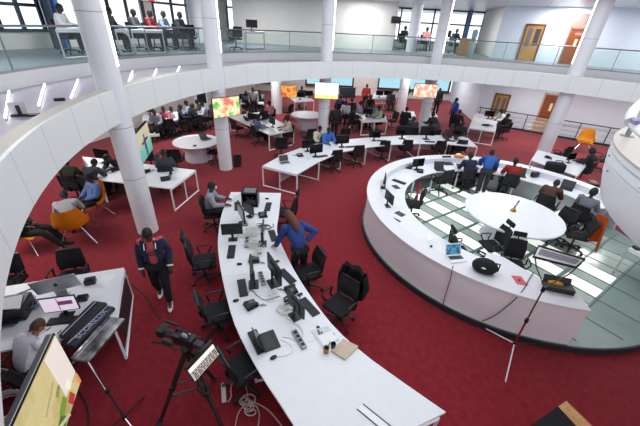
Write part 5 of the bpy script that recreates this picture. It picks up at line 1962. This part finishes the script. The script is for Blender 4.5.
MB().box((0, 0, 1.0), (.75, .05, 1.5)).build('board', PAPER, wbr)
MB().box((.05, -.03, 1.35), (.52, .02, .7)).build('black_upper_panel', BLACK, wbr)
for s in (-1, 1):
    MB().tube([(s * .36, 0, 0), (s * .36, 0, 1.75)], .02, 6).build('post', WMETAL, wbr)
tag(wbr, 'upright white board with a black upper half left of the second column', 'board')

def smon(px, py, yw, label, s=.9, z=TH):
    return MON(px, py, yw, label, z, None, s)
for a in ((253, 123, 160, 'black monitor on the bench right of the second column'), (244, 102, 170, 'dark screen at the left of the small far desk'), (250, 102.5, 180, 'dark screen in the middle of the small far desk'),
          (257, 102, 190, 'dark screen at the right of the small far desk'), (300, 99.5, 180, 'black monitor on the far desk right of the orange screen'), (309, 98, 200, 'second dark screen on the far desk right of the orange screen'),
          (379, 97.5, 180, 'dark screen at the left of the far desk below the red shirt'), (387, 97.5, 180, 'dark screen at the right of the far desk below the red shirt'), (488, 119, 170, 'black monitor on the cluttered desk before the oak door'),
          (433, 99, 180, 'dark screen on the small desk under the pink screen'), (150, 115, 170, 'dark screen on the desk beside the teal screen'), (367, 117, 170, 'dark screen on the desk behind the middle of the curved row'),
          (272, 127, 130, 'black screen near the end of the bench right of the second column')):
    smon(*a)
MON(104, 163, 170, 'black monitor on the long bench left of the nearest column', TH, None, .95)
PH(146, 172, 160, 'black desk phone on the long bench right of the nearest column', TH)
LT(165, 179, -60, 'dark laptop near the right end of the long bench', TH)
paper(((472, 119), (479, 114), (484, 118), (478, 123)), TH, 'white sheets on the cluttered desk before the oak door', PAPER)
tangle(486, 126, .25, 'dark clutter of cables on the cluttered desk before the oak door', 6, CABLEB, 51, thick=.012)
paper(((381, 116), (386, 116), (387, 119), (382, 119)), TH, 'pale sheets on the desk behind the curved row', PAPER)
paper(((86, 166), (96, 167), (97, 172), (87, 171)), TH, 'white sheets at the left end of the long bench')
cup2 = MB().lathe([(0, 0), (.035, 0), (.042, .10), (.036, .10), (.03, .01), (0, .01)], seg=14).build('cup', DARKP, None, True, at(113, 172, TH))
tag(cup2, 'dark cup on the long bench just left of the nearest column', 'cup')
fe = MB().lathe([(0, 0), (.08, 0), (.08, .42), (.04, .50), (.04, .56), (0, .56)], seg=14).build('fire_extinguisher', RED, None, True, at(286.5, 145, 0))
tag(fe, 'red fire extinguisher standing at the end of the bench right of the second column', 'fire extinguisher')
bn = empty('waste_bin', at(238, 166, 0))
MB().lathe([(0, 0), (.13, 0), (.17, .38), (.155, .38), (.12, .02), (0, .02)], seg=20).build('bucket', DARKP, bn, True)
MB().lathe([(.15, .37), (.18, .37), (.18, .395), (.15, .395)], seg=20, closed_profile=True).build('rim', BLACK, bn)
tag(bn, 'dark waste bin on the carpet at the foot of the second column', 'bin')
cable([at(*p, .012) for p in ((176, 132), (190, 130), (203, 127), (213, 123), (225, 121))], .014, CABLEB, 'dark cable crossing the carpet between the round counter and the white board')
tr = empty('tripod', at(349, 131, 0))
for k in range(3):
    a = .5 + k * 2.094
    MB().tube([(0, 0, .8), (.42 * math.cos(a), .42 * math.sin(a), .01)], .018, 6).build('leg', CHROME, tr)
MB().tube([(0, 0, .75), (0, 0, 1.5)], .02, 6).build('column_tube', BLACK, tr)
tag(tr, 'chrome-legged tripod on the carpet right of the middle column', 'tripod')
bx_ = MB().box((0, 0, .14), (.42, .34, .28), rz=.3).build('cardboard_box', mat('cardboard', (180, 146, 100), .8), None, False, at(152, 139, 0))
tag(bx_, 'cardboard box on the carpet under the desk beside the teal screen', 'box')
pb_ = MB().box((0, 0, .06), (.5, .36, .12), rz=.5, bev=.03).build('white_bag', PAPER, None, True, at(153.5, 136, .28))
tag(pb_, 'crumpled white bag on the cardboard box beside the teal screen', 'bag')

# ------------------------------------------------------------------ seated and standing people of the far half
def short(t):
    w = t.split(', ')[0].split()[:16]
    return ' '.join(w)
def sit(px, py, yaw, label, top, hair='short', pose_='sit', legs=(28, 30, 38), skin=(72, 48, 40), chair=True, hairc=(18, 16, 16), zf=0.0, scale=1.0, clab=None):
    """px, py: the middle of the head in the photograph"""
    hz = figure(pose_)['J']['head']
    p = at(px, py, zf + hz.z)
    a = R(yaw)
    p = Vector((p.x - (-math.sin(a) * hz.y), p.y - math.cos(a) * hz.y, zf))
    person(pose_, p, yaw, label, top, legs, skin, hair, hairc, far=True, scale=scale)
    if chair:
        place('tchair', make_task_chair, p, yaw, clab or short('black chair of the ' + label), 'chair')
    return p
def stand(px, py, yaw, label, top, legs=(26, 28, 34), hair='short', skin=(72, 48, 40), zf=0.0, hairc=(18, 16, 16)):
    p = at(px, py, zf + 1.6)
    person('stand', (p.x, p.y, zf), yaw, label, top, legs, skin, hair, hairc, far=True)
BL, NV, GR, WH = (28, 30, 36), (40, 52, 86), (112, 116, 124), (220, 222, 228)
BLUE, LBL = (60, 110, 190), (120, 150, 190)
S_ = [
 (329, 130, -150, 'person in bright blue shirt sitting behind the curved row', BLUE, 'short'),
 (320, 128.5, -150, 'person in cream top sitting left of the bright blue shirt', (206, 196, 176), 'short'),
 (452, 127, 185, 'person with dark hair behind the widest part of the curved row', (64, 34, 40), 'afro'),
 (463, 124, 175, 'person in black sitting right of the dark-haired person, behind the row end', BL, 'bun'),
 (258, 117, -55, 'person in blue-grey shirt on the near side of the bench by the second column', (96, 112, 140), 'short'),
 (250, 109, -60, 'person in pale grey at the bench, behind the blue-grey shirt', (150, 156, 168), 'short'),
 (263, 108, 140, 'person in black on the far side of the bench by the second column', BL, 'short'),
 (269, 103, 150, 'person in pink and white top left of the far white column', (206, 138, 146), 'short'),
 (287, 118, 110, 'woman in pale blouse at the right end of the bench by the second column', (196, 192, 176), 'bun'),
 (246, 93, 0, 'person in navy at the left of the small far desk', NV, 'short'),
 (260, 92, 10, 'person in grey at the right of the small far desk', GR, 'short'),
 (302, 88, 180, 'person in dark blue behind the far desk right of the orange screen', (46, 54, 74), 'short'),
 (355, 108, -90, 'person in black at the left side of the desk behind the curved row', BL, 'short'),
 (361, 103, -100, 'person in grey-white behind the black-clad one, right of the middle column', (176, 180, 190), 'short'),
 (379, 108, 120, 'person in pale green top at the desk behind the curved row', (160, 180, 150), 'afro'),
 (372, 106, 160, 'person in light blue shirt at the desk behind the curved row', LBL, 'short'),
 (341, 97, -30, 'person in navy just right of the white and yellow screen', NV, 'short'),
 (352, 100, 20, 'person in dark blue below the dark display panel', (38, 46, 66), 'short'),
 (346, 103, 160, 'person in white sitting below the dark display panel', WH, 'short'),
 (371, 97, 180, 'person in black seated before the far desk', BL, 'afro'),
 (392, 92, 180, 'person in dark grey at the right end of the far desk', (60, 60, 68), 'short'),
 (407, 109, -20, 'person in black at the low white table, left of the pink screen column', BL, 'bun'),
 (414, 119, 10, 'person in dark navy crouched before the column with the pink screen', (34, 38, 54), 'short'),
 (433, 114.5, 30, 'person in black with bushy hair right of the pink screen column', BL, 'afro'),
 (436, 121, 20, 'person in charcoal right of the bushy-haired one', (48, 48, 56), 'short'),
 (460, 112, -40, 'person in black left of the cluttered desk', BL, 'short'),
 (502, 111, 100, 'person in white blouse at the cluttered desk before the oak door', WH, 'bun'),
 (508, 116, 110, 'person in black at the right end of the cluttered desk', BL, 'afro'),
 (171, 109, 170, 'person in white shirt at the desk beside the teal screen', WH, 'short'),
 (163, 109, 175, 'person in pink shirt at the desk beside the teal screen', (196, 108, 124), 'short'),
 (154, 112, 180, 'person in grey shirt at the desk beside the teal screen', (128, 134, 148), 'short'),
 (180, 107, -60, 'person in dark navy, leftmost of the row before the white board', (34, 42, 62), 'short'),
 (186, 103, 110, 'person in pale blue shirt in the row before the white board', (166, 184, 210), 'short'),
 (192, 106, -60, 'person in black in the middle of the row before the white board', BL, 'short'),
 (197, 102, 110, 'person in brown top in the row before the white board', (96, 74, 62), 'short'),
 (202, 104, 115, 'person in white and blue shirt next to the white board', (186, 200, 220), 'short'),
 (163, 153, 20, 'person in dark slate shirt with short hair behind the long bench', (56, 66, 78), 'short'),
]
for px, py, yw, lb, top, hr_ in S_:
    sit(px, py, yw, lb, top, hr_, clab=None)
ST_ = [
 (336, 107, 20, 'person in black standing against the middle column', BL),
 (253, 89, 180, 'grey-haired person in light shirt standing behind the small far desk', (150, 150, 156)),
 (367, 86, 190, 'person in red shirt standing by the back windows', (176, 44, 52)),
 (407, 84, 150, 'person in black standing left of the pink screen', BL),
 (440, 90, 190, 'person in dark grey standing right of the pink screen', (44, 46, 54)),
 (457, 100, 100, 'person in bright blue standing beside the far corner of the white wall', (50, 76, 170)),
]
for a in ST_:
    stand(*a)
# single empty chairs of the far half
for px, py, yw, lb in ((237, 128, -40, 'empty black chair left of the bench by the second column'), (392, 121, 120, 'empty black chair right of the desk behind the curved row'),
                       (281, 147, 10, 'black chair at the nearest bench of the curved row, behind the silver laptop'), (309, 138, 30, 'black chair behind the second bench of the curved row'),
                       (215, 152, 90, 'black chair between the round counter and the second column'), (343, 137, 20, 'black chair behind the square black monitor'),
                       (161, 128, 10, 'black chair in front of the desk beside the teal screen'), (171, 128, 15, 'second black chair in front of the desk beside the teal screen'),
                       (213, 119, 100, 'black chair right of the white board'), (288, 112, 60, 'dark chair left of the far round counter'), (150, 158, 5, 'black chair behind the long bench, nearest the teal screen'), (176, 160, 15, 'black chair right of the person in slate behind the long bench')):
    TC(px, py, yw, lb, .45)
# lounge at the left under the ring
pA = at(73, 226, .45); place('armchair', None, (pA.x, pA.y, 0), 35, 'mustard armchair of the man in the pale grey shirt, nearest the camera', 'armchair', None, 1.0)
pp = Vector((pA.x, pA.y, 0))
person('hunch', pp + Vector((-.08, .12, -.03)), 35, 'man in pale grey shirt seen from behind in a mustard armchair', (168, 166, 172), (40, 44, 60), (72, 48, 40), 'short', far=False)
pB = at(92, 203, .45); place('armchair', None, (pB.x, pB.y, 0), 160, 'mustard armchair of the woman in the denim jacket', 'armchair', None, 1.1)
dw = person('recline', (pB.x, pB.y, 0), 150, 'woman in blue denim jacket and red top in a mustard armchair', (96, 128, 180), (30, 32, 42), (84, 56, 46), 'bun')
MB().box((0, -.055, .82), (.13, .05, .24), bev=.02).build('red_top', cmat((186, 52, 44)), dw, True)
pC = at(25, 233, .45); place('armchair', None, (pC.x, pC.y, 0), -80, 'mustard armchair half hidden by the ring, leftmost of the lounge', 'armchair', None, 1.1)
person('recline', (pC.x, pC.y, 0), -80, 'person in black stretching their legs out at the left of the lounge', (24, 26, 32), (22, 22, 28), (72, 48, 40), 'short')
pD = at(78, 186, .5); 
person('sit', (pD.x - .1, pD.y, 0), 8, 'person in dark olive jacket sitting at the left end of the long bench', (50, 52, 40), (28, 28, 34), (72, 48, 40), 'short')
place('tchair', None, (pD.x - .1, pD.y, 0), 8, 'black chair under the person in the olive jacket', 'chair')
pD = at(94, 186, .5); 
person('hunch', (pD.x, pD.y, 0), 0, 'person in black and grey top bending over the long bench', (58, 60, 68), (28, 28, 34), (72, 48, 40), 'short')
place('tchair', None, (pD.x, pD.y, 0), 0, 'black chair under the person in black and grey at the long bench', 'chair')
sit(107, 158, 165, 'person in black sitting behind the long bench left of the nearest column', BL, 'short', pose_='hunch', clab='black chair behind the long bench left of the nearest column')

# ------------------------------------------------------------------ upper floor
def upR(px, Rr):
    d = ray(px, 30); d = Vector((d.x, d.y, 0)).normalized()
    o = -RC
    b_ = o.dot(d); c_ = o.length_squared - Rr * Rr
    t = -b_ + math.sqrt(b_ * b_ - c_)
    return d * t
def up_bench(pxa, pxb, Ra, label, dep=.8):
    a, b = upR(pxa, Ra), upR(pxb, Ra)
    a2, b2 = upR(pxa, Ra + dep), upR(pxb, Ra + dep)
    o = bench('desk', [a, b, b2, a2], label, 'desk', [(0, 3), (1, 2), (0, 1)], panel=None)
    o.location.z = ZU
    return o
up_bench(131, 162, 12.2, 'white framed desk behind the glass between the two left columns, upstairs')
up_bench(56, 82, 12.4, 'white framed desk behind the glass left of the nearest column, upstairs')
up_bench(244, 264, 13.4, 'white desk upstairs right of the second column')
up_bench(438, 457, 13.6, 'white desk upstairs right of the fourth column')
up_bench(415, 432, 14.5, 'white desk upstairs left of the fourth column')
UPP = [(65, 13.6, 'person in white at the upstairs desk left of the nearest column', WH), (112, 13.0, 'person in dark blue upstairs, right of the nearest column', (40, 46, 66)),
       (136, 13.6, 'person in grey upstairs behind the white framed desk', (90, 94, 104)), (152, 13.4, 'person in red top upstairs behind the white framed desk', (150, 60, 66)),
       (165, 13.6, 'person in light blue shirt upstairs, right of the white framed desk', (140, 160, 190)), (181, 13.2, 'person in dark jacket upstairs next to the white pillar', (60, 64, 72)),
       (405, 16, 'person in black upstairs left of the slim white pillar', BL), (427, 16.2, 'person in pink upstairs left of the fourth column', (206, 130, 140)), (457, 15.6, 'person in blue-black upstairs before the windows', (44, 50, 66))]
for px, Rr, lb, top in UPP:
    p = upR(px, Rr)
    yw = yaw_to(p, RC) + 30
    person('sit', (p.x, p.y, ZU), yw, lb, top, (30, 32, 40), (72, 48, 40), far=True)
    place('tchair', None, (p.x, p.y, ZU), yw, short('black chair of the ' + lb), 'chair')
for px, Rr, yw, lb in ((235, 12.9, 40, 'dark chair upstairs just right of the second column'), (416, 15.2, 160, 'dark chair upstairs right of the slim white pillar'), (189, 13.0, 20, 'dark chair upstairs by the white pillar')):
    p = upR(px, Rr)
    place('tchair', None, (p.x, p.y, ZU), yw, lb, 'chair')
up_bench(115, 128, 12.5, 'narrow white desk upstairs just right of the nearest column')
for px, Rr, lb in ((447, 14.0, 'dark monitor on the upstairs desk right of the fourth column'), (252, 13.8, 'dark monitor on the upstairs desk right of the second column')):
    p = upR(px, Rr)
    MON(0, 300, 0, lb).location = (p.x, p.y, ZU + .745)
p = upR(469, 14.6)
wbx = empty('wooden_cabinet', (p.x, p.y, ZU), R(-20))
MB().box((0, 0, .45), (.72, .45, .9), bev=.01).build('body', WOOD, wbx)
MB().box((-.18, -.23, .45), (.33, .015, .8)).build('door', WOOD, wbx)
MB().box((.18, -.23, .45), (.33, .015, .8)).build('door', WOOD, wbx)
tag(wbx, 'light wooden cabinet upstairs at the right end of the windows', 'cabinet')
p = upR(476, 13.2)
sb_ = empty('steel_dispenser', (p.x, p.y, ZU))
MB().lathe([(0, 0), (.17, 0), (.17, .85), (.12, .95), (0, .95)], seg=20).build('body', STEEL, sb_, True)
MB().lathe([(0, .95), (.12, .95), (.14, 1.05), (.14, 1.3), (.05, 1.36), (0, 1.36)], seg=20).build('bottle', mat('blue_water_bottle', (150, 180, 206), .2), sb_, True)
tag(sb_, 'steel water dispenser upstairs beside the wooden cabinet', 'dispenser')
pp = atY(145, 4, 1)
d = ray(146, 6)
c = LQ[4].lerp(LQ2[0], .5)
q = c + (RC - c).normalized() * .2
tv3 = empty('television', (q.x, q.y, 5.72), math.atan2(LD.y, LD.x) + math.pi)
MB().box((0, 0, 0), (1.1, .06, .55), bev=.01).build('housing', BLACK, tv3)
MB().box((0, -.032, 0), (1.05, .005, .5)).box((0, .032, 0), (1.05, .005, .5)).build('display', picture('red_programme', [(0, (180, 40, 40)), (.45, (200, 70, 70)), (.55, (236, 220, 220)), (1, (150, 60, 60))], 2.5, .8, 2.2), tv3)
tag(tv3, 'television with a red and white picture on the upstairs pier between the windows', 'television')
ac = empty('wall_unit', atY(396, 20, 22.2), R(0))
MB().box((0, 0, 0), (.55, .25, .36), bev=.02).build('body', DARKP, ac)
MB().box((0, -.13, -.08), (.5, .01, .12)).build('grille', BLACK, ac)
tag(ac, 'dark wall unit upstairs at the right end of the warm white wall', 'speaker')
bd = empty('tablet_stand', at(21, 116, ZT - .155), R(20))
MB().box((0, 0, .09), (.05, .04, .16), bev=.008).box((.05, .02, .012), (.36, .12, .02)).build('stand', BLACK, bd)
MB().box((-.03, .06, .11), (.24, .02, .18), rx=-.2).build('panel', PAPER, bd)
tag(bd, 'black and white gadget standing in the recess behind the ledge at the far left', 'device')
bd = MB().box((0, 0, .025), (.16, .07, .05), bev=.01).build('black_pouch', BLACK, None, False, at(60, 101, ZT + .002), .6)
tag(bd, 'small black pouch lying on the beige ledge left of the nearest column', 'pouch')

# ------------------------------------------------------------------ groups of repeats
def zone(o):
    p = o.matrix_world.translation if o.parent else o.location
    if p.z > 3.2 or (p.z > 3 and p.y > 0):
        return 'on the upper floor'
    if (Vector((p.x, p.y, 0)) - CC).length < 3.8:
        return 'at the studio console'
    if p.y < 8.6 and p.x < 2.5:
        return 'in the foreground'
    return 'in the far half of the room'
PL = {'person': 'people', 'box': 'boxes', 'computer mouse': 'mice', 'mouse': 'mice', 'cables': 'cable tangles', 'paper': 'papers', 'switch': 'switches'}
buckets = {}
for o in bpy.data.objects:
    if o.get('category') and not o.parent:
        buckets.setdefault((o['category'], zone(o)), []).append(o)
for (c, zn), os_ in buckets.items():
    if len(os_) > 1:
        for o in os_:
            o['group'] = '%s %s' % (PL.get(c, c + 's'), zn)
